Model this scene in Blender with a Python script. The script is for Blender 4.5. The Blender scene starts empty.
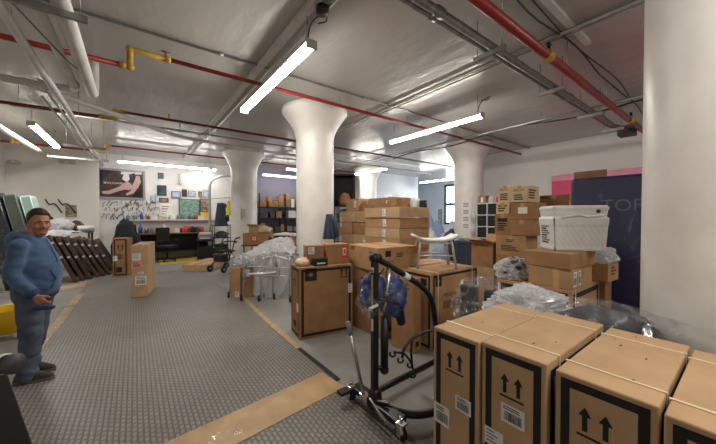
import bpy, bmesh, math, random
from mathutils import Vector, Matrix, Euler, noise
PI = math.pi
rnd = random.Random(11)
SC = bpy.context.scene
COL = SC.collection

# ---------------------------------------------------------------- camera model (used to lay out the place)
FOC, CX, CY, EYE = 297.5, 358.0, 222.0, 1.65
PIT = math.atan(5 / 297.5)
def ray(px, py):
    u = (px - CX) / FOC; v = (CY - py) / FOC
    F = math.cos(PIT) + v * math.sin(PIT); Z = v * math.cos(PIT) - math.sin(PIT)
    u /= F; Z /= F
    return Vector((0.6 + 0.8 * u, 0.8 - 0.6 * u, Z))
def att(px, py, t):
    return Vector((0, 0, EYE)) + ray(px, py) * t
def onz(px, py, z):
    a = ray(px, py); return Vector((0, 0, EYE)) + a * ((z - EYE) / a.z)
def onY(px, py, y):
    a = ray(px, py); return Vector((0, 0, EYE)) + a * (y / a.y)
def onX(px, py, x):
    a = ray(px, py); return Vector((0, 0, EYE)) + a * (x / a.x)

# ---------------------------------------------------------------- materials
M = {}
def lin(c):
    return tuple(((x / 255) / 12.92 if x / 255 <= .04045 else ((x / 255 + .055) / 1.055) ** 2.4) for x in c) + (1,)
def mat(name, rgb, rough=.6, metal=0., var=.0, vscale=4., bump=0., bscale=40., alpha=1., trans=0., emis=None, estr=0., rgb2=None, detail=4., coat=0., sheen=0., spec=.5):
    m = bpy.data.materials.new(name); m.use_nodes = True
    nt = m.node_tree; b = nt.nodes['Principled BSDF']
    b.inputs['Base Color'].default_value = lin(rgb)
    b.inputs['Roughness'].default_value = rough; b.inputs['Metallic'].default_value = metal
    b.inputs['Alpha'].default_value = alpha; b.inputs['Transmission Weight'].default_value = trans
    b.inputs['Coat Weight'].default_value = coat; b.inputs['Sheen Weight'].default_value = sheen
    b.inputs['Specular IOR Level'].default_value = spec
    tc = nt.nodes.new('ShaderNodeTexCoord')
    if var or rgb2:
        n = nt.nodes.new('ShaderNodeTexNoise'); n.inputs['Scale'].default_value = vscale; n.inputs['Detail'].default_value = detail
        nt.links.new(tc.outputs['Object'], n.inputs['Vector'])
        r = nt.nodes.new('ShaderNodeValToRGB')
        c1 = rgb2 if rgb2 else tuple(max(0, x * (1 - var)) for x in rgb)
        c2 = rgb if rgb2 else tuple(min(255, x * (1 + var * .6)) for x in rgb)
        r.color_ramp.elements[0].color = lin(c1); r.color_ramp.elements[1].color = lin(c2)
        r.color_ramp.elements[0].position = .32; r.color_ramp.elements[1].position = .68
        nt.links.new(n.outputs['Fac'], r.inputs['Fac']); nt.links.new(r.outputs['Color'], b.inputs['Base Color'])
    if bump:
        n2 = nt.nodes.new('ShaderNodeTexNoise'); n2.inputs['Scale'].default_value = bscale; n2.inputs['Detail'].default_value = 5
        nt.links.new(tc.outputs['Object'], n2.inputs['Vector'])
        bp = nt.nodes.new('ShaderNodeBump'); bp.inputs['Strength'].default_value = min(1, bump); bp.inputs['Distance'].default_value = .02
        nt.links.new(n2.outputs['Fac'], bp.inputs['Height']); nt.links.new(bp.outputs['Normal'], b.inputs['Normal'])
    if emis:
        b.inputs['Emission Color'].default_value = lin(emis); b.inputs['Emission Strength'].default_value = estr
    M[name] = m; return m

mat('card', (178, 140, 102), .8, var=.07, vscale=5, bump=.12, bscale=14, spec=.25)
mat('card_light', (190, 157, 121), .8, var=.06, vscale=4, bump=.1, bscale=12, spec=.25)
mat('card_dark', (158, 120, 84), .82, var=.08, vscale=5, bump=.14, bscale=12, spec=.25)
mat('card_red', (166, 124, 88), .8, var=.08, vscale=6, bump=.1, bscale=12, spec=.25)
mat('card_inside', (140, 106, 74), .9, var=.08)
mat('card_pale', (206, 182, 150), .8, var=.05, vscale=5, spec=.25)
mat('ink', (26, 24, 22), .75, var=.2, vscale=30)
mat('ink_soft', (74, 54, 38), .8)
mat('label', (226, 226, 224), .5)
mat('label_pink', (228, 150, 150), .5)
mat('label_red', (214, 60, 44), .5)
mat('tape', (196, 156, 104), .25, var=.06, vscale=8, coat=.3)
mat('tape_clear', (205, 180, 140), .18, alpha=.45)
mat('strap', (226, 208, 176), .35)
mat('paper', (236, 234, 228), .7)
mat('wall', (226, 224, 222), .6, var=.02, vscale=1.2, bump=.05, bscale=6)
mat('wall_cream', (232, 228, 222), .6, var=.02, vscale=1.2, bump=.05, bscale=6)
mat('wall_lilac', (126, 124, 142), .6, var=.05, vscale=.8)
mat('wall_cool', (226, 232, 238), .6, var=.02, vscale=1)  # white wall; the bluish cast of the daylight is put into its colour
mat('pillar', (228, 225, 220), .38, var=.035, vscale=3, bump=.5, bscale=3.2, detail=8)
mat('steel', (176, 176, 174), .32, .9, var=.08, vscale=10)
mat('galv', (150, 150, 148), .42, .75, var=.12, vscale=14)
mat('chrome', (215, 215, 218), .16, 1.)
mat('pipe_white', (206, 204, 200), .5, var=.06, vscale=6)
mat('pipe_red', (138, 28, 26), .42, var=.14, vscale=8)
mat('pipe_dark_red', (104, 24, 24), .45, var=.14, vscale=8)
mat('pipe_yellow', (178, 142, 52), .45, var=.14, vscale=14)
mat('black', (20, 20, 21), .45)
mat('black_metal', (30, 30, 32), .34, .3)
mat('rubber', (26, 26, 27), .7)
mat('black_cloth', (30, 30, 33), .85, bump=.3, bscale=24)
mat('grey_plastic', (120, 122, 126), .45)
mat('dark_grey', (62, 63, 67), .55, var=.1)
mat('white_plastic', (222, 222, 220), .35, var=.03)
mat('navy', (28, 34, 74), .3, var=.14, vscale=3, bump=.4, bscale=3, coat=.5)
mat('navy_dark', (24, 30, 52), .35, var=.14, vscale=3, bump=.4, bscale=3, coat=.4)
mat('navy_text', (92, 98, 134), .4)
mat('slate', (58, 68, 86), .8, var=.1, vscale=6, bump=.25, bscale=7)
mat('pouch_blue', (44, 62, 122), .5, var=.22, vscale=9, bump=.4, bscale=14)
mat('moss', (92, 104, 96), .6, var=.08, vscale=3)
mat('mint', (172, 202, 192), .55, var=.05, vscale=3)
mat('pink', (226, 54, 116), .45, var=.04)
mat('pink_pale', (232, 142, 172), .4, var=.06)
mat('denim', (84, 94, 112), .85, rgb2=(54, 62, 80), vscale=5, bump=.35, bscale=9)
mat('hoodie', (72, 98, 134), .9, rgb2=(56, 80, 114), vscale=4, bump=.3, bscale=10, sheen=.2)
mat('hoodie_dark', (40, 62, 96), .9)
mat('skin', (166, 112, 90), .5, var=.05, vscale=14)
mat('lip', (150, 88, 80), .5)
mat('hair', (46, 34, 28), .6, var=.25, vscale=40, bump=.5, bscale=60)
mat('stubble', (96, 70, 60), .75)
mat('eye_white', (224, 218, 212), .3)
mat('iris', (40, 26, 20), .2)
mat('shoe', (46, 42, 38), .6, var=.1, vscale=12)
mat('shoe_sole', (92, 84, 74), .7)
mat('yellow', (232, 190, 28), .4)
mat('yellow_vest', (226, 216, 62), .7)
mat('yellow_floor', (178, 152, 72), .6, var=.1, vscale=3)
mat('brown_wood', (82, 56, 42), .42, var=.22, vscale=4)
mat('wood_top', (104, 82, 64), .5, var=.1)
mat('blue_bin', (54, 66, 86), .45)
mat('blue_bag', (60, 96, 168), .45, var=.1)
mat('green', (24, 108, 52), .5)
mat('red', (190, 40, 40), .5)
mat('teal_art', (40, 112, 112), .4, rgb2=(170, 190, 170), vscale=16)
mat('mixed_art', (190, 170, 120), .5, rgb2=(60, 60, 90), vscale=18)
mat('blue_art', (120, 150, 196), .5, rgb2=(220, 224, 230), vscale=20)
mat('dark_art', (30, 44, 52), .4, rgb2=(70, 96, 104), vscale=6)
mat('poster_dark', (44, 30, 32), .3, rgb2=(78, 54, 42), vscale=7)
mat('poster_flesh', (196, 162, 158), .4)
mat('poster_pale', (224, 214, 220), .4)
mat('poster_black', (20, 16, 20), .35)
mat('green_frame', (36, 74, 66), .5)
mat('strip_card', (184, 152, 112), .45, var=.08, vscale=5, bump=.15, bscale=10, coat=.25)
mat('lamp_housing', (206, 205, 200), .45)
mat('lamp', (255, 255, 255), .4, emis=(255, 248, 238), estr=15)
mat('lamp_soft', (255, 255, 255), .4, emis=(255, 250, 246), estr=6.)
mat('frame_grey', (150, 150, 152), .4)
mat('exit_face', (196, 190, 180), .4)
mat('alu', (206, 206, 208), .38, .55)

def plastic(name, rgb, gloss, diff, rough=.12, wscale=9., lo=.46, hi=.72):
    """clear film: see-through, with glossy wrinkles and a little milkiness"""
    m = bpy.data.materials.new(name); m.use_nodes = True; nt = m.node_tree; L = nt.links
    nt.nodes.remove(nt.nodes['Principled BSDF']); out = nt.nodes['Material Output']
    tr = nt.nodes.new('ShaderNodeBsdfTransparent'); gl = nt.nodes.new('ShaderNodeBsdfGlossy'); gl.inputs['Roughness'].default_value = rough
    df = nt.nodes.new('ShaderNodeBsdfDiffuse'); df.inputs['Color'].default_value = lin(rgb); tl = nt.nodes.new('ShaderNodeBsdfTranslucent'); tl.inputs['Color'].default_value = lin(rgb)
    gl.inputs['Color'].default_value = lin(rgb)
    tc = nt.nodes.new('ShaderNodeTexCoord'); n = nt.nodes.new('ShaderNodeTexNoise'); n.inputs['Scale'].default_value = wscale; n.inputs['Detail'].default_value = 6; n.inputs['Distortion'].default_value = .8
    L.new(tc.outputs['Object'], n.inputs['Vector'])
    r = nt.nodes.new('ShaderNodeMapRange'); r.inputs['From Min'].default_value = lo; r.inputs['From Max'].default_value = hi; r.inputs['To Min'].default_value = gloss * .12; r.inputs['To Max'].default_value = min(1, gloss * 2.2)
    L.new(n.outputs['Fac'], r.inputs['Value'])
    bp = nt.nodes.new('ShaderNodeBump'); bp.inputs['Strength'].default_value = .8; bp.inputs['Distance'].default_value = .04
    L.new(n.outputs['Fac'], bp.inputs['Height'])
    for q in (gl, df): L.new(bp.outputs['Normal'], q.inputs['Normal'])
    m1 = nt.nodes.new('ShaderNodeMixShader'); L.new(r.outputs['Result'], m1.inputs['Fac']); L.new(tr.outputs[0], m1.inputs[1]); L.new(gl.outputs[0], m1.inputs[2])
    md = nt.nodes.new('ShaderNodeMixShader'); md.inputs['Fac'].default_value = .4; L.new(df.outputs[0], md.inputs[1]); L.new(tl.outputs[0], md.inputs[2])
    m2 = nt.nodes.new('ShaderNodeMixShader'); m2.inputs['Fac'].default_value = diff; L.new(m1.outputs[0], m2.inputs[1]); L.new(md.outputs[0], m2.inputs[2]); L.new(m2.outputs[0], out.inputs['Surface'])
    M[name] = m
plastic('film', (226, 230, 236), .2, .03, .09, 7)
plastic('film_white', (230, 231, 234), .34, .62, .16, 8)
plastic('film_thin', (226, 228, 236), .16, .006, .1, 5, .58, .74)
plastic('bag_white', (232, 233, 236), .3, .8, .3, 6)
plastic('bag_blue', (184, 202, 230), .3, .75, .3, 7)

def floor_mat():
    m = bpy.data.materials.new('concrete'); m.use_nodes = True; nt = m.node_tree; b = nt.nodes['Principled BSDF']
    tc = nt.nodes.new('ShaderNodeTexCoord'); n = nt.nodes.new('ShaderNodeTexNoise'); n.inputs['Scale'].default_value = .9; n.inputs['Detail'].default_value = 9; n.inputs['Roughness'].default_value = .65
    nt.links.new(tc.outputs['Object'], n.inputs['Vector'])
    r = nt.nodes.new('ShaderNodeValToRGB'); r.color_ramp.elements[0].position = .35; r.color_ramp.elements[1].position = .7
    r.color_ramp.elements[0].color = lin((118, 116, 112)); r.color_ramp.elements[1].color = lin((152, 150, 146))
    nt.links.new(n.outputs['Fac'], r.inputs['Fac']); nt.links.new(r.outputs['Color'], b.inputs['Base Color'])
    b.inputs['Roughness'].default_value = .55
    M['concrete'] = m
floor_mat()

def rubber_runner():
    """ribbed grip mat: rows of short raised dashes running along Y, staggered"""
    m = bpy.data.materials.new('grip_mat'); m.use_nodes = True; nt = m.node_tree; b = nt.nodes['Principled BSDF']; L = nt.links
    tc = nt.nodes.new('ShaderNodeTexCoord')
    mp = nt.nodes.new('ShaderNodeMapping'); mp.inputs['Rotation'].default_value = (0, 0, PI / 2)
    L.new(tc.outputs['Object'], mp.inputs['Vector'])
    bk = nt.nodes.new('ShaderNodeTexBrick'); bk.inputs['Scale'].default_value = 1.
    bk.inputs['Brick Width'].default_value = .06; bk.inputs['Row Height'].default_value = .037; bk.inputs['Mortar Size'].default_value = .009; bk.inputs['Mortar Smooth'].default_value = .5
    bk.inputs['Color1'].default_value = lin((148, 144, 138)); bk.inputs['Color2'].default_value = lin((136, 132, 126)); bk.inputs['Mortar'].default_value = lin((104, 100, 94))
    L.new(mp.outputs['Vector'], bk.inputs['Vector'])
    n = nt.nodes.new('ShaderNodeTexNoise'); n.inputs['Scale'].default_value = .8; n.inputs['Detail'].default_value = 8
    L.new(tc.outputs['Object'], n.inputs['Vector'])
    mr = nt.nodes.new('ShaderNodeMapRange'); mr.inputs['From Min'].default_value = .3; mr.inputs['From Max'].default_value = .7; mr.inputs['To Min'].default_value = .82; mr.inputs['To Max'].default_value = 1.08
    L.new(n.outputs['Fac'], mr.inputs['Value'])
    mx = nt.nodes.new('ShaderNodeMix'); mx.data_type = 'RGBA'; mx.blend_type = 'MULTIPLY'; mx.inputs[0].default_value = 1
    L.new(bk.outputs['Color'], mx.inputs[6]); L.new(mr.outputs['Result'], mx.inputs[7]); L.new(mx.outputs[2], b.inputs['Base Color'])
    inv = nt.nodes.new('ShaderNodeMath'); inv.operation = 'SUBTRACT'; inv.inputs[0].default_value = 1; L.new(bk.outputs['Fac'], inv.inputs[1])
    bp = nt.nodes.new('ShaderNodeBump'); bp.inputs['Strength'].default_value = .8; bp.inputs['Distance'].default_value = .006
    L.new(inv.outputs[0], bp.inputs['Height']); L.new(bp.outputs['Normal'], b.inputs['Normal'])
    b.inputs['Roughness'].default_value = .42
    M['grip_mat'] = m
rubber_runner()

def ceiling_mat():
    m = bpy.data.materials.new('ceiling_paint'); m.use_nodes = True; nt = m.node_tree; b = nt.nodes['Principled BSDF']; L = nt.links
    tc = nt.nodes.new('ShaderNodeTexCoord'); n = nt.nodes.new('ShaderNodeTexNoise'); n.inputs['Scale'].default_value = 1.4; n.inputs['Detail'].default_value = 7
    mp = nt.nodes.new('ShaderNodeMapping'); mp.inputs['Scale'].default_value = (1, .45, 1)
    L.new(tc.outputs['Object'], mp.inputs['Vector']); L.new(mp.outputs['Vector'], n.inputs['Vector'])
    r = nt.nodes.new('ShaderNodeValToRGB'); r.color_ramp.elements[0].color = lin((170, 167, 162)); r.color_ramp.elements[1].color = lin((190, 187, 183))
    L.new(n.outputs['Fac'], r.inputs['Fac']); L.new(r.outputs['Color'], b.inputs['Base Color'])
    # board-form joints run along X about every 1.2 m
    w = nt.nodes.new('ShaderNodeTexNoise'); w.inputs['Scale'].default_value = 3.5; w.inputs['Detail'].default_value = 6; L.new(mp.outputs['Vector'], w.inputs['Vector'])
    bp = nt.nodes.new('ShaderNodeBump'); bp.inputs['Strength'].default_value = .35; bp.inputs['Distance'].default_value = .05
    L.new(w.outputs['Fac'], bp.inputs['Height']); L.new(bp.outputs['Normal'], b.inputs['Normal'])
    b.inputs['Roughness'].default_value = .24
    M['ceiling_paint'] = m
ceiling_mat()

# ---------------------------------------------------------------- mesh builder
def rounded(pts, rad, seg=5):
    """fillet the corners of a polyline"""
    P = [Vector(p) for p in pts]; out = [P[0]]
    for i in range(1, len(P) - 1):
        a, b, c = P[i - 1], P[i], P[i + 1]
        d1, d2 = a - b, c - b
        r = min(rad, d1.length * .49, d2.length * .49)
        p1, p2 = b + d1.normalized() * r, b + d2.normalized() * r
        for k in range(seg + 1):
            s = k / seg
            out.append(p1 * (1 - s) ** 2 + b * 2 * s * (1 - s) + p2 * s * s)
    out.append(P[-1]); return out

class MB:
    def __init__(s): s.v = []; s.f = []; s.fm = []; s.fs = []; s.mats = []; s.T = Matrix.Identity(4)
    def mi(s, m):
        if m not in s.mats: s.mats.append(m)
        return s.mats.index(m)
    def add(s, vs, fs, m, smooth=False):
        o = len(s.v); i = s.mi(m)
        s.v += [s.T @ Vector(v) for v in vs]
        for f in fs: s.f.append(tuple(k + o for k in f)); s.fm.append(i); s.fs.append(smooth)
        return s
    def box(s, x0, x1, y0, y1, z0, z1, m):
        vs = [(x, y, z) for z in (z0, z1) for y in (y0, y1) for x in (x0, x1)]
        return s.add(vs, [(0, 2, 3, 1), (4, 5, 7, 6), (0, 1, 5, 4), (2, 6, 7, 3), (0, 4, 6, 2), (1, 3, 7, 5)], m)
    def cbox(s, c, d, m):
        return s.box(c[0] - d[0] / 2, c[0] + d[0] / 2, c[1] - d[1] / 2, c[1] + d[1] / 2, c[2] - d[2] / 2, c[2] + d[2] / 2, m)
    def tube(s, pts, r, m, n=8, closed=False, caps=True):
        P = [Vector(p) for p in pts]; k = len(P)
        R = r if isinstance(r, (list, tuple)) else [r] * k
        tang = []
        for i in range(k):
            a = P[i - 1] if (i > 0 or closed) else P[i]; b = P[(i + 1) % k] if (i < k - 1 or closed) else P[i]
            t = (b - a); tang.append(t.normalized() if t.length > 1e-9 else Vector((0, 0, 1)))
        ref = Vector((0, 0, 1)) if abs(tang[0].z) < .9 else Vector((1, 0, 0))
        nx = tang[0].cross(ref).normalized(); vs = []; fs = []
        for i in range(k):
            nx = (nx - tang[i] * nx.dot(tang[i]))
            nx = nx.normalized() if nx.length > 1e-6 else tang[i].orthogonal().normalized()
            ny = tang[i].cross(nx)
            for j in range(n):
                a = 2 * PI * j / n; vs.append(P[i] + (nx * math.cos(a) + ny * math.sin(a)) * R[i])
        rings = k if closed else k - 1
        for i in range(rings):
            i2 = (i + 1) % k
            for j in range(n):
                j2 = (j + 1) % n; fs.append((i * n + j, i * n + j2, i2 * n + j2, i2 * n + j))
        if caps and not closed:
            fs.append(tuple(range(n - 1, -1, -1))); fs.append(tuple((k - 1) * n + j for j in range(n)))
        return s.add(vs, fs, m, True)
    def lathe(s, prof, m, n=24, c=(0, 0, 0), sx=1., sy=1.):
        vs = []; fs = []; k = len(prof)
        for (r, z) in prof:
            for j in range(n):
                a = 2 * PI * j / n; vs.append((c[0] + r * sx * math.cos(a), c[1] + r * sy * math.sin(a), c[2] + z))
        for i in range(k - 1):
            for j in range(n):
                j2 = (j + 1) % n; fs.append((i * n + j, i * n + j2, (i + 1) * n + j2, (i + 1) * n + j))
        if prof[0][0] > 1e-5: fs.append(tuple(range(n - 1, -1, -1)))
        if prof[-1][0] > 1e-5: fs.append(tuple((k - 1) * n + j for j in range(n)))
        return s.add(vs, fs, m, True)
    def loft(s, secs, m, n=20, caps=True):
        """secs: (center, rx, ry, rz) horizontal ellipses, with an optional squareness"""
        vs = []; fs = []
        for (c, rx, ry, rz) in secs:
            for j in range(n):
                a = 2 * PI * j / n; x, y = rx * math.cos(a), ry * math.sin(a)
                vs.append((c[0] + x * math.cos(rz) - y * math.sin(rz), c[1] + x * math.sin(rz) + y * math.cos(rz), c[2]))
        for i in range(len(secs) - 1):
            for j in range(n):
                j2 = (j + 1) % n; fs.append((i * n + j, i * n + j2, (i + 1) * n + j2, (i + 1) * n + j))
        if caps:
            fs.append(tuple(range(n - 1, -1, -1))); fs.append(tuple((len(secs) - 1) * n + j for j in range(n)))
        return s.add(vs, fs, m, True)
    def sphere(s, c, r, m, n=12):
        if not isinstance(r, (list, tuple)): r = (r, r, r)
        vs = []; fs = []; k = n
        for i in range(k + 1):
            t = PI * i / k
            for j in range(n * 2):
                a = PI * j / n; vs.append((c[0] + r[0] * math.sin(t) * math.cos(a), c[1] + r[1] * math.sin(t) * math.sin(a), c[2] - r[2] * math.cos(t)))
        for i in range(k):
            for j in range(2 * n):
                j2 = (j + 1) % (2 * n); fs.append((i * 2 * n + j, i * 2 * n + j2, (i + 1) * 2 * n + j2, (i + 1) * 2 * n + j))
        return s.add(vs, fs, m, True)
    def cone(s, a, b, ra, rb, m, n=14):
        """rounded cone (a limb segment)"""
        s.tube([a, b], [ra, rb], m, n); s.sphere(a, ra, m, 8); s.sphere(b, rb, m, 8); return s
    def prism(s, poly, t0, t1, m, axis='z'):
        k = len(poly)
        def p(q, t): return (q[0], q[1], t) if axis == 'z' else ((q[0], t, q[1]) if axis == 'y' else (t, q[0], q[1]))
        vs = [p(q, t0) for q in poly] + [p(q, t1) for q in poly]
        fs = [tuple(range(k - 1, -1, -1)), tuple(range(k, 2 * k))] + [(i, (i + 1) % k, k + (i + 1) % k, k + i) for i in range(k)]
        return s.add(vs, fs, m)
    def quad(s, a, b, c, d, m): return s.add([a, b, c, d], [(0, 1, 2, 3)], m)
    def grid(s, fn, nu, nv, m, smooth=True):
        vs = [fn(i / nu, j / nv) for j in range(nv + 1) for i in range(nu + 1)]
        fs = [(j * (nu + 1) + i, j * (nu + 1) + i + 1, (j + 1) * (nu + 1) + i + 1, (j + 1) * (nu + 1) + i) for j in range(nv) for i in range(nu)]
        return s.add(vs, fs, m, smooth)
    def mesh(s, name):
        me = bpy.data.meshes.new(name); me.from_pydata([tuple(v) for v in s.v], [], s.f)
        for m in s.mats: me.materials.append(M[m])
        me.polygons.foreach_set('material_index', s.fm); me.polygons.foreach_set('use_smooth', s.fs)
        bm = bmesh.new(); bm.from_mesh(me); bmesh.ops.recalc_face_normals(bm, faces=[f for f in bm.faces if True]); bm.to_mesh(me); bm.free()
        me.update(); return me
    def build(s, name, parent=None, loc=(0, 0, 0), rz=0, rot=None, bevel=0, seg=2):
        o = bpy.data.objects.new(name, s.mesh(name)); COL.objects.link(o)
        o.location = loc; o.rotation_euler = rot if rot else (0, 0, rz)
        if parent: o.parent = parent
        if bevel:
            b = o.modifiers.new('bevel', 'BEVEL'); b.width = bevel; b.segments = seg; b.limit_method = 'ANGLE'; b.angle_limit = .7
        return o

def tag(o, label, cat, group=None, kind=None):
    o['label'] = label; o['category'] = cat
    if group: o['group'] = group
    if kind: o['kind'] = kind
    return o
def empty(name, label, cat, loc=(0, 0, 0), rz=0, group=None, rot=None):
    o = bpy.data.objects.new(name, None); COL.objects.link(o); o.location = loc; o.rotation_euler = rot if rot else (0, 0, rz)
    o.empty_display_size = .1
    return tag(o, label, cat, group)
def struct(o): o['kind'] = 'structure'; return o
def dup(root, loc, rz=None, label=None, group=None, rot=None):
    r = root.copy(); COL.objects.link(r); r.location = loc
    if rz is not None: r.rotation_euler = (0, 0, rz)
    if rot is not None: r.rotation_euler = rot
    if label: r['label'] = label
    if group: r['group'] = group
    for ch in list(root.children):
        c = ch.copy(); COL.objects.link(c); c.parent = r
        for g in list(ch.children):
            d = g.copy(); COL.objects.link(d); d.parent = c
    return r

_tc = {}
def text_geo(body, size):
    k = (body, size)
    if k in _tc: return _tc[k]
    cu = bpy.data.curves.new('lettering', 'FONT'); cu.body = body; cu.size = size; cu.resolution_u = 3
    o = bpy.data.objects.new('lettering', cu); COL.objects.link(o)
    dg = bpy.context.evaluated_depsgraph_get(); dg.update()
    me = bpy.data.meshes.new_from_object(o.evaluated_get(dg))
    r = ([tuple(v.co) for v in me.vertices], [tuple(p.vertices) for p in me.polygons])
    bpy.data.objects.remove(o); bpy.data.meshes.remove(me); bpy.data.curves.remove(cu)
    _tc[k] = r; return r

# ---------------------------------------------------------------- cartons
def facept(face, sx, sy, sz):
    def p(u, v, off=.0012):
        if face == '-x': return Vector((-sx / 2 - off, sy / 2 - u, v))
        if face == '+x': return Vector((sx / 2 + off, -sy / 2 + u, v))
        if face == '-y': return Vector((-sx / 2 + u, -sy / 2 - off, v))
        if face == '+y': return Vector((sx / 2 - u, sy / 2 + off, v))
        return Vector((-sx / 2 + u, -sy / 2 + v, sz + off))
    return p
def facedim(face, sx, sy, sz):
    return (sy, sz) if face in ('-x', '+x') else ((sx, sz) if face in ('-y', '+y') else (sx, sy))
def frect(mb, p, u0, v0, u1, v1, m, off=.0012):
    mb.quad(p(u0, v0, off), p(u1, v0, off), p(u1, v1, off), p(u0, v1, off), m)
def fpoly(mb, p, pts, m, off=.0012):
    mb.add([p(a, b, off) for a, b in pts], [tuple(range(len(pts)))], m)
def do_print(mb, pr, sx, sy, sz):
    kind, face = pr[0], pr[1]; p = facept(face, sx, sy, sz); W, H = facedim(face, sx, sy, sz)
    if kind == 'frame':
        g, t = pr[2], pr[3]; m = pr[4] if len(pr) > 4 else 'ink'
        frect(mb, p, g, g, g + t, H - g, m); frect(mb, p, W - g - t, g, W - g, H - g, m)
        frect(mb, p, g + t, H - g - t, W - g - t, H - g, m); frect(mb, p, g + t, g, W - g - t, g + t, m)
    elif kind == 'rect':
        u, v, w, h = pr[2:6]; frect(mb, p, u - w / 2, v - h / 2, u + w / 2, v + h / 2, pr[6] if len(pr) > 6 else 'ink')
    elif kind == 'arrows':
        u, v, s = pr[2:5]; m = pr[5] if len(pr) > 5 else 'ink'
        for q in (-.33, .33):
            c = u + q * s
            frect(mb, p, c - .09 * s, v - .35 * s, c + .09 * s, v + .25 * s, m)
            fpoly(mb, p, [(c - .22 * s, v + .25 * s), (c + .22 * s, v + .25 * s), (c, v + .62 * s)], m)
        frect(mb, p, u - .6 * s, v - .58 * s, u + .6 * s, v - .48 * s, m)
    elif kind == 'star':
        u, v, s = pr[2:5]
        frect(mb, p, u - s / 2, v - s / 2, u + s / 2, v + s / 2, 'ink')
        for k in range(4):
            a = k * PI / 4; c_, s_ = math.cos(a), math.sin(a); L = s * (.42 if k == 0 else .3); w = s * .035
            q = [(-L, 0), (0, -w), (L, 0), (0, w)]
            fpoly(mb, p, [(u + x * c_ - y * s_, v + x * s_ + y * c_) for x, y in q], 'card', .002)
    elif kind == 'text':
        u, v, size, body = pr[2:6]; m = pr[6] if len(pr) > 6 else 'ink'
        vs, fs = text_geo(body, size); mb.add([p(u + a[0], v + a[1], .0015) for a in vs], fs, m)
    elif kind == 'lines':
        u, v, w, h, n = pr[2:7]; m = pr[7] if len(pr) > 7 else 'ink'; rr = random.Random(int(u * 997 + v * 131 + n))
        for k in range(n):
            y = v + h / 2 - (k + .5) * h / n; L = w * rr.uniform(.6, 1)
            frect(mb, p, u - w / 2, y - h / n * .28, u - w / 2 + L, y + h / n * .28, m)
def label_mesh(face, dims, u, v, w, h, style):
    mb = MB(); p = facept(face, *dims); base = {'red': 'label_red', 'pink': 'label_pink'}.get(style, 'label')
    frect(mb, p, u - w / 2, v - h / 2, u + w / 2, v + h / 2, base, .003)
    rr = random.Random(int(u * 1000 + v * 777))
    if style in ('barcode', 'pink'):
        x = u - w * .36
        while x < u + w * .36:
            b = rr.choice((.012, .02, .03)) * w; frect(mb, p, x, v - h * .36, x + b, v + h * .12, 'ink', .004); x += b + rr.choice((.015, .025)) * w
        for k in range(2): frect(mb, p, u - w * .4, v + h * (.22 + .11 * k), u + w * rr.uniform(.1, .4), v + h * (.27 + .11 * k), 'ink', .004)
    elif style == 'red':
        frect(mb, p, u - w * .3, v - h * .3, u + w * .3, v + h * .3, 'label', .004); frect(mb, p, u - w * .2, v - h * .2, u + w * .2, v + h * .2, 'label_red', .005)
    elif style == 'text':
        for k in range(4): frect(mb, p, u - w * .4, v + h * (.3 - .2 * k), u + w * rr.uniform(0, .4), v + h * (.36 - .2 * k), 'ink', .004)
    return mb
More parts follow.
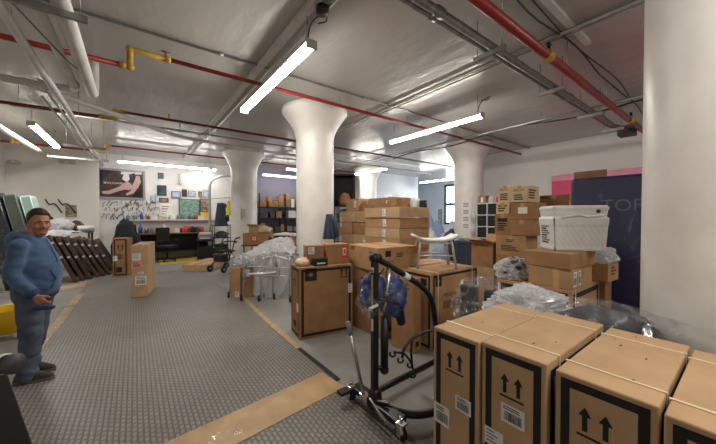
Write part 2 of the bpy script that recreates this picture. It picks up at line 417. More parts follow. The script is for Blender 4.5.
def carton(label, size, loc, rz=0, m='card', prints=(), labels=(), straps=(), tape=None, group=None, name='cardboard_box', cat='box', rot=None, flaps=False, seam=True):
    sx, sy, sz = size; mb = MB(); hx, hy = sx / 2, sy / 2
    if flaps:      # open topped carton
        t = .006
        mb.box(-hx, hx, -hy, hy, 0, t, m)
        mb.box(-hx, -hx + t, -hy, hy, t, sz, m); mb.box(hx - t, hx, -hy, hy, t, sz, m)
        mb.box(-hx + t, hx - t, -hy, -hy + t, t, sz, m); mb.box(-hx + t, hx - t, hy - t, hy, t, sz, m)
    else:
        mb.box(-hx, hx, -hy, hy, 0, sz, m)
        # the meeting line of the two long flaps
        if not seam: pass
        elif sx >= sy: frect(mb, facept('+z', *size), 0.004, hy - .0015, sx - .004, hy + .0015, 'card_inside', .001)
        else: frect(mb, facept('+z', *size), hx - .0015, 0.004, hx + .0015, sy - .004, 'card_inside', .001)
    for pr in prints: do_print(mb, pr, sx, sy, sz)
    o = mb.build(name, None, loc, rz, rot, bevel=min(.007, sz * .03)); tag(o, label, cat, group)
    for L in labels: label_mesh(L[0], size, *L[1:]).build('shipping_label', o)
    if flaps:
        for k, (ax, sgn) in enumerate((('x', -1), ('x', 1), ('y', -1), ('y', 1))):
            f = MB(); a = (.35, .9, .6, .25)[k]; L = min(sx, sy) * .42
            if ax == 'x':
                e = Vector((sgn * hx, 0, sz)); d = Vector((sgn * math.cos(a), 0, math.sin(a))) * L
                q = [Vector((sgn * hx, -hy, sz)), Vector((sgn * hx, hy, sz))]
            else:
                d = Vector((0, sgn * math.cos(a), math.sin(a))) * L; q = [Vector((-hx, sgn * hy, sz)), Vector((hx, sgn * hy, sz))]
            up = Vector((0, 0, .005)); A, B = q; Cc, D = B + d, A + d
            f.add([A, B, Cc, D, A + up, B + up, Cc + up, D + up], [(0, 1, 2, 3), (7, 6, 5, 4), (0, 4, 5, 1), (1, 5, 6, 2), (2, 6, 7, 3), (3, 7, 4, 0)], m)
            f.build('flap', o)
    if tape:
        t = MB(); w = .03; e = .0016
        if tape == 'x':
            frect(t, facept('+z', *size), 0, hy - w, sx, hy + w, 'tape', e)
            for fc in ('-x', '+x'): frect(t, facept(fc, *size), hy - w, sz - .07, hy + w, sz, 'tape', e)
        else:
            frect(t, facept('+z', *size), hx - w, 0, hx + w, sy, 'tape', e)
            for fc in ('-y', '+y'): frect(t, facept(fc, *size), hx - w, sz - .07, hx + w, sz, 'tape', e)
        t.build('packing_tape', o)
    for (ax, pos) in straps:
        t = MB(); w = .007; e = .004
        if ax == 'y':     # runs round the box in the plane x = pos
            x = -hx + pos
            t.box(x - w, x + w, -hy - e, hy + e, sz, sz + e, 'strap'); t.box(x - w, x + w, -hy - e, hy + e, -.0, .001, 'strap')
            t.box(x - w, x + w, -hy - e, -hy, .001, sz, 'strap'); t.box(x - w, x + w, hy, hy + e, .001, sz, 'strap')
        else:
            y = -hy + pos
            t.box(-hx - e, hx + e, y - w, y + w, sz, sz + e, 'strap'); t.box(-hx - e, -hx, y - w, y + w, .001, sz, 'strap'); t.box(hx, hx + e, y - w, y + w, .001, sz, 'strap')
        t.build('strap', o)
    return o
def crate_at(label, x0, x1, y0, y1, z0, z1, **k):
    """carton given by its extent in the room"""
    return carton(label, (x1 - x0, y1 - y0, z1 - z0), ((x0 + x1) / 2, (y0 + y1) / 2, z0), **k)

# ---------------------------------------------------------------- crumpled film and bags
def blob(name, label, cat, c, r, m, seed=0, amp=.35, f=3., sub=4, group=None, flat=.55, parent=None, rz=0):
    bm = bmesh.new(); bmesh.ops.create_icosphere(bm, subdivisions=sub, radius=1)
    for v in bm.verts:
        d = v.co.normalized(); q = d * f + Vector((seed * 7.3, seed * 3.1, seed * 1.7))
        k = 1 + amp * (noise.ridged_multi_fractal(q, .9, 2.1, 5, 1, 2) - 1.1) * .5 + amp * .35 * noise.noise(q * .6)
        p = d * k
        if p.z < -flat: p.z = -flat + (p.z + flat) * .05
        v.co = Vector((p.x * r[0], p.y * r[1], (p.z + flat) * r[2]))
    me = bpy.data.meshes.new(name); bm.to_mesh(me); bm.free(); me.materials.append(M[m])
    for p in me.polygons: p.use_smooth = not m.startswith('film')
    o = bpy.data.objects.new(name, me); COL.objects.link(o); o.location = c; o.rotation_euler = (0, 0, rz)
    if parent: o.parent = parent
    else: tag(o, label, cat, group)
    return o
def sheet_fn(pts, amp, f, seed, fz=1.):
    """bilinear patch through rows of control points, wrinkled"""
    nr, ncol = len(pts), len(pts[0])
    P = [[Vector(p) for p in r] for r in pts]
    def cr(a, b, c, d, t):
        return .5 * ((2 * b) + (c - a) * t + (2 * a - 5 * b + 4 * c - d) * t * t + (3 * b - a - 3 * c + d) * t ** 3)
    def spline(L, t):
        n = len(L) - 1; i = min(int(t * n), n - 1); s = t * n - i
        return cr(L[max(i - 1, 0)], L[i], L[i + 1], L[min(i + 2, n)], s)
    def fn(u, v):
        q = spline([spline(r, u) for r in P], v)
        k = Vector((q.x * f + seed * 5, q.y * f + seed, q.z * f * fz))
        n1 = noise.ridged_multi_fractal(k, .9, 2.2, 5, 1, 2) - 1.0
        n2 = noise.noise_vector(k * 1.4)
        return q + Vector((n2.x * amp * .6, n2.y * amp * .6, n1 * amp + n2.z * amp * .4))
    return fn
def sheet(name, label, cat, pts, m, amp=.03, f=6., seed=0, nu=60, nv=40, group=None, parent=None, fz=1.):
    mb = MB(); mb.grid(sheet_fn(pts, amp, f, seed, fz), nu, nv, m, not m.startswith('film'))
    o = mb.build(name, parent)
    if not parent: tag(o, label, cat, group)
    return o
# ================================================================ ROOM
CEIL = 4.0
XL, XR, YB, YF = -3.2, 10.7, -4.0, 14.4
b = MB(); b.box(XL - .1, 18, YB - .1, 17, -.1, 0, 'concrete'); struct(b.build('floor'))
b = MB(); b.box(XL - .1, 18, YB - .1, 17, CEIL, CEIL + .12, 'ceiling_paint'); struct(b.build('ceiling'))
b = MB(); b.box(XL - .12, XL, YB, 13.9, 0, CEIL, 'wall_cream'); struct(b.build('wall_left'))
b = MB(); b.box(XL - .12, -1.03, 13.9, 14.6, 0, CEIL, 'wall_cream'); struct(b.build('wall_chase'))
b = MB(); b.box(-1.03, 3.72, YF, YF + .12, 0, CEIL, 'wall'); struct(b.build('wall_workshop'))
b = MB(); b.box(3.72, 9.62, YF, YF + .12, 0, CEIL, 'wall_lilac'); struct(b.build('wall_storage'))
b = MB(); b.box(9.5, 9.62, 11.32, YF, 0, CEIL, 'wall'); struct(b.build('wall_return'))
b = MB(); b.box(9.5, 13.4, 11.95, 12.07, 0, CEIL, 'wall_cool'); struct(b.build('wall_daylit'))
b = MB(); b.box(13.28, 13.4, 12.07, 17, 0, CEIL, 'wall_cool'); struct(b.build('wall_passage'))
b = MB(); b.box(XR, XR + .15, YB, 7.2, 0, CEIL, 'wall'); struct(b.build('wall_right'))
b = MB(); b.box(XL - .1, 18, YB - .12, YB, 0, CEIL, 'wall'); struct(b.build('wall_back'))
# the far room's window wall
WX = 17.0
wins = [(10.9, 12.85), (7.9, 10.2), (4.9, 7.2)]  # first one shows; the others are unseen, added to let in more daylight
b = MB(); edges = [YB] + [e for w in sorted(wins) for e in w] + [17]
for a, c in zip(edges[0::2], edges[1::2]): b.box(WX, WX + .2, a, c, 0, CEIL, 'wall_cool')
for a, c in wins: b.box(WX, WX + .2, a, c, 0, 1.15, 'wall_cool'); b.box(WX, WX + .2, a, c, 3.85, CEIL, 'wall_cool')
struct(b.build('wall_windows'))
b = MB(); b.box(13.28, WX + .2, 16.9, 17.02, 0, CEIL, 'wall_cool'); struct(b.build('wall_far'))
for k, (a, c) in enumerate(wins):
    g = MB(); x = WX + .06; w = .14
    g.box(x, x + .08, a, c, 1.15, 1.15 + w, 'green_frame'); g.box(x, x + .08, a, c, 3.85 - w, 3.85, 'green_frame')
    g.box(x, x + .08, a, a + w, 1.24, 3.76, 'green_frame'); g.box(x, x + .08, c - w, c, 1.24, 3.76, 'green_frame')
    g.box(x, x + .08, a + w, c - w, 2.42, 2.6, 'green_frame')
    m_ = (a + c) / 2; g.box(x, x + .08, m_ - .06, m_ + .06, 1.24, 3.76, 'green_frame')
    for q in ((a + m_) / 2, (m_ + c) / 2): g.box(x + .02, x + .05, q - .03, q + .03, 1.24, 3.76, 'green_frame')
    o = struct(g.build('window_%d' % (k + 1)))
# columns: round shafts with flared mushroom capitals
def column(x, y, R, Rc, capz):
    prof = [(R, 0), (R, .5), (R, 1.2), (R, 2.0), (R, capz)]
    for k in range(1, 13):
        s = k / 12; prof.append((R + (Rc - R) * (1 - math.cos(s * PI / 2)) ** 1.0 * (1.0), capz + (CEIL - .1 - capz) * math.sin(s * PI / 2) ** .9 if False else capz + (CEIL - .1 - capz) * s))
    prof += [(Rc, CEIL - .06), (Rc - .015, CEIL - .001)]
    b = MB(); b.lathe(prof, 'pillar', 48)
    return struct(b.build('column', None, (x, y, 0)))
column(3.2, 5.85, .41, .71, 3.3)
column(3.2, 11.2, .45, .72, 3.25)
column(8.7, 5.6, .45, .72, 3.3)
column(9.0, 11.2, .42, .7, 3.3)
column(3.13, .07, .45, .75, 3.35)

# ---------------------------------------------------------------- floor coverings
b = MB(); b.box(-.97, 1.6, -2.5, 10.75, 0, .008, 'grip_mat')
o = b.build('rubber_runner_mat'); tag(o, 'long grey ribbed rubber floor mat down the middle of the aisle', 'mat')
e = MB(); e.box(1.6, 1.65, 2.5, 3.4, .0, .012, 'rubber'); e.build('edge_strip', o)
b = MB(); b.T = Matrix.Translation((.55, 2.405, .008)) @ Matrix.Rotation(math.radians(7.0), 4, 'Z')
b.box(-.95, 1.04, -.185, .185, 0, .006, 'strip_card'); o = b.build('cardboard_floor_strip'); tag(o, 'flat brown cardboard strip laid across the rubber mat', 'cardboard')
f = MB(); f.T = b.T
f.grid(lambda u, v: (-.93 + u * 1.0, -.18 + v * .2, .0085 + .004 * noise.noise(Vector((u * 14, v * 5, 2)))), 60, 14, 'film')
f.build('clear_tape', o)
def floor_tape(label, pts, w, m='strip_card', z=.0085):
    b = MB(); P = [Vector(p) for p in pts]
    for i in range(len(P) - 1):
        d = (P[i + 1] - P[i]); n = Vector((-d.y, d.x)).normalized() * w / 2
        q = [P[i] - n, P[i] + n, P[i + 1] + n, P[i + 1] - n]
        b.add([(v.x, v.y, z - .004) for v in q] + [(v.x, v.y, z) for v in q], [(0, 1, 2, 3), (7, 6, 5, 4), (0, 4, 5, 1), (1, 5, 6, 2), (2, 6, 7, 3), (3, 7, 4, 0)], m)
    o = b.build('floor_tape'); tag(o, label, 'tape'); return o
floor_tape('brown tape along the mat edge beside the large logo box', [(1.63, 3.4), (1.66, 4.5), (1.7, 5.3), (1.75, 6.3)], .075)
floor_tape('brown tape with clear film on the mat edge beside the man', [(-1.02, 4.7), (-1.0, 5.6), (-.97, 6.6), (-.95, 8.6)], .12)
o = floor_tape('wide brown paper patch on the floor below the leaning bed boards', [(-1.75, 9.35), (-.95, 9.75)], .5, z=.006)
f = MB(); f.grid(lambda u, v: (-1.1 + .22 * u + .05 * noise.noise(Vector((v * 9, 0, 1))), 5.0 + 2.6 * v, .016 + .012 * noise.noise(Vector((u * 5, v * 22, 2)))), 10, 90, 'film')
tag(f.build('clear_film_strip'), 'torn clear film stuck along the floor tape near the man', 'film')
b = MB(); b.box(.7, 3.2, 12.2, 14.35, 0, .01, 'yellow_floor'); tag(b.build('yellow_floor_panel'), 'mustard yellow floor covering under the workbench', 'flooring')

# ---------------------------------------------------------------- ceiling lights
def light(label, L, loc, along='y', rods=True, cable=False, lamp='lamp'):
    t = empty('ceiling_light', label, 'ceiling light', loc, 0 if along == 'y' else PI / 2)
    h = MB(); h.box(-.065, .065, -L / 2, L / 2, .03, .075, 'lamp_housing')
    h.box(-.068, .068, -L / 2 - .012, -L / 2, -.03, .075, 'lamp_housing'); h.box(-.068, .068, L / 2, L / 2 + .012, -.03, .075, 'lamp_housing'); h.build('housing', t)
    d = MB()
    n = 8; prof = [(.062 * math.cos(a), .03 - .058 * math.sin(a)) for a in [PI * k / n for k in range(n + 1)]]
    for s in (-1, 1):
        y0, y1 = (-L / 2, -.006) if s < 0 else (.006, L / 2)
        vs = [(x, y0, z) for x, z in prof] + [(x, y1, z) for x, z in prof]; k = len(prof)
        d.add(vs, [(i, i + 1, k + i + 1, k + i) for i in range(k - 1)], lamp, True)
    d.build('diffuser', t)
    for s in (-1, 1):
        r = MB(); r.tube([(0, s * L * .46, .075), (0, s * L * .46, CEIL - loc[2])], .006, 'galv', 6); r.build('hanger_rod', t)
    if cable:
        c = MB(); c.tube(rounded([(0, -L * .46, .1), (.02, -L * .46 - .05, .3), (.12, -L * .46 - .2, .39), (.22, -L * .46 - .1, .36), (.16, -L * .46 + .02, .38)], .08), .008, 'black', 6); c.build('power_cable', t)
    return t
LZ = 3.56
light('long twin tube light hanging nearest the camera over the mat', 2.55, (1.6, 4.28, LZ), 'y', cable=True)
light('long tube light above the hoist and strapped boxes', 2.5, (5.3, 4.38, LZ), 'y', cable=True)
light('long tube light above the tool wall and framed poster', 3.1, (1.1, 13.2, LZ), 'x', lamp='lamp_soft')
light('tube light above the white shelf at the far end of the tool wall', 1.2, (2.45, 13.7, LZ), 'y', lamp='lamp_soft')
light('tube light behind the flared middle column over the walled boxes', 2.4, (8.0, 9.9, LZ), 'y')
light('tube light near the white wall with exit lamps', 2.5, (-1.7, 10.25, LZ), 'y')
light('tube light in front of the purple grey storage wall', 2.4, (5.85, 13.4, LZ), 'x', lamp='lamp_soft')
light('tube light crossing behind the middle column near the ceiling', 2.0, (5.85, 11.25, LZ), 'x', lamp='lamp_soft')
light('tube light in the far daylit room', 2.2, (12.8, 10.1, LZ), 'y')
light('unseen tube light added over the near end of the runner', 2.4, (1.6, -1.15, LZ), 'y')  # out of view; added to brighten the near carton tops
light('unseen tube light added beyond the big painted column', 2.4, (5.6, -1.3, LZ), 'y')  # out of view; added to light the wall and the column's far side

# ---------------------------------------------------------------- pipes
def hangers(parent, pts, top, r=.005):
    for (x, y, z) in pts:
        h = MB(); h.tube([(x, y, z), (x, y, top)], r, 'galv', 6); h.build('hanger_rod', parent)
def pipe(name, label, cat, pts, r, m, fil=.06, n=10, hang=(), couplings=(), cm=None):
    b = MB(); b.tube(rounded(pts, fil), r, m, n); o = b.build(name); tag(o, label, cat)
    hangers(o, hang, CEIL)
    for (p, d) in couplings:
        c = MB(); p = Vector(p); d = Vector(d); c.tube([p - d, p + d], r * 1.35, cm or m, 12); c.build('coupling', o)
    return o
def fitting(parent, pts, r, m='pipe_yellow'):
    b = MB(); b.tube(rounded(pts, .07), r, m, 12)
    P = [Vector(p) for p in pts]
    for a, c in ((P[0], P[1]), (P[-1], P[-2])):
        d = (c - a).normalized(); b.tube([a, a + d * .07], r * 1.3, m, 12)
    for q in P[1:-1]: b.sphere(q, r * 1.35, m, 8)
    return b.build('yellow_fitting', parent)
# first red sprinkler line with its yellow offset
o = pipe('sprinkler_pipe', 'red sprinkler pipe with the yellow stepped offset, nearest the mat light', 'pipe', [(XL, 4.9, 3.6), (-.1, 4.9, 3.6)], .032, 'pipe_red', hang=[(-2, 4.9, 3.6), (-.55, 4.9, 3.6)])
b = MB(); b.tube([(.38, 4.88, 3.82), (XR, 4.88, 3.82)], .03, 'pipe_red', 10); b.build('red_run', o)
fitting(o, [(-.14, 4.9, 3.6), (-.03, 4.9, 3.6), (-.03, 4.88, 3.82), (.42, 4.88, 3.82)], .036)
v = MB(); v.tube([(.36, 4.88, 3.82), (.36, 4.88, 3.91)], .012, 'galv'); v.tube([(.31, 4.88, 3.915), (.41, 4.88, 3.915)], .01, 'black'); v.build('valve', o)
hangers(o, [(1.3, 4.88, 3.82), (3.2, 4.88, 3.82), (5.1, 4.88, 3.82), (7, 4.88, 3.82)], CEIL)
v = MB(); v.tube([(-.56, 4.9, 3.6), (-.56, 4.9, 3.66)], .03, 'pipe_yellow'); v.build('pipe_clamp', o)
for x in (3.9, 5.6):
    v = MB(); v.tube([(x, 4.88, 3.82), (x, 4.88, 3.89)], .012, 'pipe_yellow'); v.lathe([(.005, 0), (.02, .005), (.02, .012), (.0, .015)], 'galv', 10, (x, 4.88, 3.89)); v.build('sprinkler_head', o)
# second line
o = pipe('sprinkler_pipe', 'dark red sprinkler pipe crossing behind the mat light to the flared column', 'pipe', [(XL, 7.73, 3.6), (-.5, 7.73, 3.62)], .03, 'pipe_dark_red', hang=[(-1.6, 7.73, 3.6)])
b = MB(); b.tube([(-.2, 7.73, 3.78), (XR, 7.73, 3.78)], .028, 'pipe_dark_red', 10); b.build('red_run', o)
fitting(o, [(-.55, 7.73, 3.62), (-.3, 7.73, 3.62), (-.3, 7.73, 3.78), (-.15, 7.73, 3.78)], .033)
v = MB(); v.tube([(.62, 7.73, 3.78), (.62, 7.73, 3.9)], .014, 'pipe_yellow'); v.build('sprinkler_head', o)
hangers(o, [(1.9, 7.73, 3.78), (4.8, 7.73, 3.78), (7.4, 7.73, 3.78)], CEIL)
# third line
o = pipe('sprinkler_pipe', 'thin red sprinkler pipe farthest away before the tool wall', 'pipe', [(XL, 12.0, 3.66), (-.95, 12.0, 3.66)], .028, 'pipe_red', hang=[(-2.2, 12, 3.66)])
b = MB(); b.tube([(-.6, 12.0, 3.86), (9.4, 12.0, 3.86)], .028, 'pipe_red', 10); b.build('red_run', o)
fitting(o, [(-1.0, 12, 3.66), (-.68, 12, 3.66), (-.68, 12, 3.86), (-.55, 12, 3.86)], .034)
fitting(o, [(-2.62, 12, 3.95), (-2.62, 12, 3.66), (-2.4, 12, 3.66)], .034)
# big red line overhead
o = pipe('sprinkler_main', 'thick bright red sprinkler main overhead, running to the big painted column', 'pipe', [(XL, 1.5, 3.6), (XR, 1.55, 3.6)], .052, 'pipe_red', n=14, hang=[(2.9, 1.51, 3.6), (4.6, 1.52, 3.6), (6.4, 1.53, 3.6), (7.7, 1.53, 3.6)])
for x in (4.02, 8.0):
    v = MB(); v.tube([(x - .06, 1.52, 3.6), (x + .06, 1.52, 3.6)], .063, 'pipe_yellow', 14); v.tube([(x, 1.52, 3.6), (x, 1.52, 3.72)], .02, 'black'); v.tube([(x - .03, 1.52, 3.735), (x + .03, 1.52, 3.735)], .022, 'black'); v.build('coupling', o)
# grey conduits on trapeze struts beside it
for k, (y, r, lab) in enumerate(((1.84, .04, 'thick grey steel conduit on the overhead struts beside the red main'), (1.93, .022, 'thin grey steel conduit on the overhead struts beside the thick conduit'))):
    pipe('conduit', lab, 'conduit', [(XL, y, 3.61), (8.3, y, 3.61), (8.86, y - .12, 3.61)], r, 'galv', .2, couplings=[((2.35, y, 3.61), (.05, 0, 0)), ((5.7, y, 3.61), (.04, 0, 0))])
for k, x in enumerate((1.2, 3.3, 5.03, 6.8, 8.3)):
    lab = ['over the mat light', 'above the front boxes', 'above the woven crate', 'above the tall carton column', 'near the wall above the mattress'][k]
    t = empty('trapeze_strut', 'steel trapeze strut carrying the grey conduits, ' + lab, 'pipe strut', (x, 1.88, 3.53))
    s = MB(); s.box(-.02, .02, -.2, .18, -.02, .035, 'galv'); s.build('channel', t)
    for q in (-.16, .14):
        s = MB(); s.tube([(0, q, .03), (0, q, CEIL - 3.53)], .006, 'galv', 6); s.build('hanger_rod', t)
b = MB(); b.box(8.86, 9.16, 1.63, 1.92, 3.5, 3.72, 'dark_grey'); tag(b.build('junction_box', bevel=.01), 'dark grey junction box at the end of the overhead conduits', 'electrical box')
# surface conduits along Y
pipe('conduit', 'paired silver conduit on the ceiling above the hanging mat light', 'conduit', [(1.72, -3.9, 3.95), (1.72, 13, 3.95)], .022, 'steel')
b = MB(); b.box(1.52, 1.62, -3.9, 13.5, 3.95, 4.0, 'pipe_white'); tag(b.build('cable_channel'), 'white painted cable channel on the ceiling above the mat light', 'cable channel')
b = MB(); b.lathe([(0, 0), (.07, 0), (.07, .07), (0, .07)], 'black', 16, (1.66, 2.86, 3.87)); tag(b.build('ceiling_socket'), 'round black ceiling socket feeding the hanging mat light', 'socket')
pipe('conduit', 'silver ceiling conduit above the hoist and shower chair', 'conduit', [(4.3, -3.9, 3.95), (4.3, 13, 3.95)], .024, 'steel', hang=())
pipe('conduit', 'second silver ceiling conduit alongside the one above the hoist', 'conduit', [(4.42, -3.9, 3.96), (4.42, 10.5, 3.96)], .015, 'steel')
pipe('conduit', 'silver conduit below the ceiling near the painted column wall', 'conduit', [(7.3, -3.9, 3.82), (7.3, 12.5, 3.82)], .025, 'steel', hang=[(7.3, 1.2, 3.82), (7.3, 2.9, 3.82), (7.3, 4.6, 3.82)])
pipe('cable', 'slack black cable looped under the silver conduit near the wall', 'cable', [(7.36, y, 3.76 + .05 * math.sin(y * 2.1) - .03 * math.cos(y * .9)) for y in [-3 + .25 * k for k in range(44)]], .016, 'black', .01, 6)
pipe('cable', 'thin black cable running overhead beyond the red main', 'cable', [(x, 1.5 + .03 * math.sin(x * 2.2), 3.93 + .02 * math.sin(x * 3.1)) for x in [1.5 + .25 * k for k in range(32)]], .012, 'black', .01, 6)
pipe('cable', 'second thin black cable twisted beside the overhead one', 'cable', [(x, 1.45 + .03 * math.sin(x * 1.6 + 1), 3.95 + .02 * math.sin(x * 2.1)) for x in [2 + .25 * k for k in range(26)]], .009, 'black', .01, 6)
b = MB(); b.box(3.0, 4.9, 1.34, 1.41, 3.96, 4.0, 'pipe_white'); tag(b.build('surface_raceway'), 'short white raceway fixed to the ceiling near the painted column', 'cable channel')
pipe('conduit', 'thin grey conduit along the ceiling ahead of the first sprinkler pipe', 'conduit', [(XL, 4.6, 3.97), (XR, 4.6, 3.97)], .018, 'galv', couplings=[((1.0, 4.6, 3.97), (.04, 0, 0)), ((3.6, 4.6, 3.97), (.04, 0, 0))])
pipe('conduit', 'thin white conduit along the ceiling near the shaft of the painted column', 'conduit', [(6.4, .75, 3.97), (XR, .75, 3.97)], .018, 'pipe_white')
pipe('conduit', 'long pale conduit along the ceiling behind the second sprinkler pipe', 'conduit', [(-2, 9.1, 3.92), (XR, 9.1, 3.92)], .025, 'steel')
# left services
pipe('waste_pipe', 'widest white service pipe overhead in the corner, ending above the runner', 'pipe', [(-.47, -3.9, 3.42), (-.47, 5.75, 3.42), (-.47, 5.86, 3.55), (-.47, 5.88, 4.0)], .068, 'pipe_white', .08, 14, couplings=[((-.47, 3.2, 3.42), (0, .05, 0))])
o = pipe('waste_pipe', 'white service pipe overhead with an elbow into the cross pipe', 'pipe', [(-.63, -3.9, 3.4), (-.63, 5.62, 3.4), (-1.0, 5.7, 3.4), (XL + .01, 5.7, 3.4)], .046, 'pipe_white', .1, 12, couplings=[((-.63, 5.45, 3.4), (0, .05, 0)), ((-.95, 5.69, 3.4), (.05, 0, 0))])
pipe('service_pipe', 'grey wavy service pipe running overhead toward the exit lamp wall', 'pipe', [(-.86, -3.9, 3.4), (-.86, 4.7, 3.36), (-.8, 5.7, 3.27), (-.83, 7.0, 3.34), (-.88, 13.5, 3.45)], .04, 'pipe_white', .3, 12, hang=[(-.86, 4.0, 3.4), (-.82, 7.6, 3.35), (-.85, 10, 3.4)])
pipe('service_pipe', 'short grey service pipe elbowing out over the man', 'pipe', [(-1.45, 3.2, 3.42), (-1.06, 4.45, 3.42), (-1.2, 4.62, 3.42), (XL, 4.62, 3.42)], .035, 'galv', .1, 12)
pipe('service_pipe', 'white pipe beside the tube light near the exit lamp wall', 'pipe', [(-2.2, 7.4, 3.45), (-2.05, 12.6, 3.45)], .06, 'pipe_white', .1, 12)
pipe('conduit', 'grey conduit slanting overhead from the corner pipes to the second column', 'conduit', [(-1.2, 6.26, 3.55), (.88, 8.22, 3.55), (2.5, 8.55, 3.55), (XR, 8.8, 3.6)], .042, 'pipe_white', .3, hang=[(.88, 8.22, 3.55), (-.5, 6.92, 3.55)])
pipe('conduit', 'thin steel conduit under the grey wavy service pipe', 'conduit', [(-1.02, 5.8, 3.5), (-.98, 13.5, 3.55)], .016, 'steel')
pipe('conduit', 'thin steel conduit close beside the first thin steel conduit', 'conduit', [(-1.12, 6.6, 3.5), (-1.1, 13.5, 3.55)], .016, 'steel')
pipe('cable', 'thin black cable hung along the white service pipes overhead', 'cable', [(-.9, 2.6, 3.42), (-.75, 3.4, 3.3), (-.55, 4.4, 3.3), (-.5, 4.9, 3.4)], .008, 'black', .1, 6)
for k, (y, x0, x1, lab) in enumerate(((3.42, -1.0, -.3, 'steel strut holding the white service pipes above the runner'), (9.6, -1.3, -.55, 'steel strut under the pipes halfway to the exit lamp wall'), (11.6, -1.9, -.6, 'steel strut under the pipes close to the exit lamp wall'))):
    t = empty('trapeze_strut', lab, 'pipe strut', ((x0 + x1) / 2, y, 3.3)); w = (x1 - x0) / 2
    s = MB(); s.box(-w, w, -.02, .02, -.01, .04, 'galv'); s.build('channel', t)
    for q in (-w + .05, w - .05):
        s = MB(); s.tube([(q, 0, .03), (q, 0, CEIL - 3.3)], .006, 'galv', 6); s.build('hanger_rod', t)
# wall lamps on the chase wall
for k, (px, lab) in enumerate(((14, 'small oval emergency lamp on the cream wall near the corner'), (67, 'flat emergency light unit on the cream wall near the tool wall'))):
    c = onY(px, 162, 13.88); t = empty('emergency_light', lab, 'emergency light', (c.x, 13.9, c.z))
    s = MB()
    if k == 0: s.sphere((0, -.05, 0), (.17, .06, .07), 'exit_face', 10)
    else: s.box(-.2, .2, -.1, 0, -.06, .06, 'exit_face')
    s.build('housing', t, bevel=.01)
    s = MB(); s.sphere((.0, -.11, 0), (.04, .02, .04), 'label', 8); s.build('lens', t)
# white riser pole with an arm near the second column
c = onY(210, 230, 13.3)
t = empty('pipe_riser', 'white vertical riser pipe with a curved arm beside the second column', 'pipe', (c.x, 13.3, 0))
s = MB(); s.tube(rounded([(0, 0, .9), (0, 0, 3.12), (.45, -.05, 3.36), (1.5, -.3, 3.4)], .25), .045, 'pipe_white', 10); s.build('riser', t)
s = MB(); s.tube([(1.5, -.3, 3.32), (1.5, -.3, 3.5)], .06, 'pipe_white', 10); s.build('end_bracket', t)
s = MB(); s.box(-.06, .06, -.06, .06, 0, .9, 'pipe_white'); s.build('post_base', t)
# ================================================================ CARTONS
BH = .97
# four tall strapped cartons nearest the camera
big = (('tall strapped carton with arrows and two barcode labels, beside the hoist', .88, 1.185, [('-x', .21, .585, .1, .085, 'barcode'), ('-x', .065, .455, .11, .12, 'barcode')], 0.0),
       ('tall strapped carton with arrows and one barcode label, second along from the hoist', .555, .87, [('-x', .165, .665, .115, .095, 'barcode'), ('-x', .07, .5, .1, .09, 'text')], .01),
       ('tall strapped carton with scuffed lid, third along from the hoist', .195, .525, [], .02),
       ('tall strapped carton at the end of the four, farthest from the hoist', -.16, .18, [], -.01))
for i, (lab, y0, y1, labs, dx) in enumerate(big):
    w = y1 - y0
    P = [('frame', '-x', .022, .034), ('arrows', '-x', w / 2, .8, .1), ('frame', '-y', .04, .04), ('frame', '+y', .04, .04)]
    if i > 1: P[1] = ('arrows', '-x', w / 2 - (.02 if i == 2 else 0), .79, .105)
    rr = random.Random(i + 3)
    for k in range(5 if i > 1 else 2):
        u, v = rr.uniform(.15, .8), rr.uniform(.05, w - .05)
        P.append(('rect', '+z', u, v, rr.uniform(.012, .03), rr.uniform(.004, .01), 'ink_soft'))
    crate_at(lab, 1.475 + dx, 2.32 + dx, y0, y1, 0, BH + (.004, .012, .0, -.004)[i], m=('card_light', 'card_light', 'card_light', 'card_light')[i], prints=P, labels=labs,
             seam=False, straps=[('y', .14), ('y', .68)], group='tall strapped cartons nearest the camera')
# the big logo box by the mat
t = carton('big brown carton with black border, star logo and twin arrows, beside the mat', (.8, .4, .97), (2.17, 3.77, 0), math.radians(-9), 'card_dark',
       prints=[('frame', '-y', .03, .035), ('star', '-y', .165, .865, .17), ('arrows', '-y', .66, .85, .11), ('frame', '-x', .03, .03), ('arrows', '-x', .2, .75, .1), ('rect', '-x', .2, .17, .12, .09), ('frame', '+x', .03, .03),
               ('rect', '+z', .4, .2, .8, .004, 'ink_soft')], labels=[('-y', .76, .62, .07, .13, 'text'), ('-x', .33, .42, .08, .12, 'white')])
Rm = Matrix.Translation((2.17, 3.77, 0)) @ Matrix.Rotation(math.radians(-9), 4, 'Z')
def onbox(x, y, z): return tuple(Rm @ Vector((x, y, z)))
blob('crumpled_paper', 'crumpled brown packing paper on the near corner of the big logo box', 'paper', onbox(-.3, -.02, .972), (.1, .11, .07), 'card_pale', 3, .5, 2, 3)
carton('small dark topped carton with white script, on the big logo box beside crumpled paper', (.2, .12, .1), onbox(-.08, -.12, .972), math.radians(-9), 'ink', prints=[('rect', '-y', .1, .035, .12, .02, 'label')])
carton('small brown carton with white address label on the big logo box', (.26, .2, .27), onbox(-.1, .07, .972), math.radians(-14), 'card_dark', labels=[('-y', .07, .2, .09, .1, 'text')], tape='x')
carton('brown carton with a red sticker on the big logo box', (.33, .26, .285), onbox(.21, .03, .972), math.radians(-9), 'card_red', labels=[('-y', .27, .17, .09, .18, 'red')], tape='x')

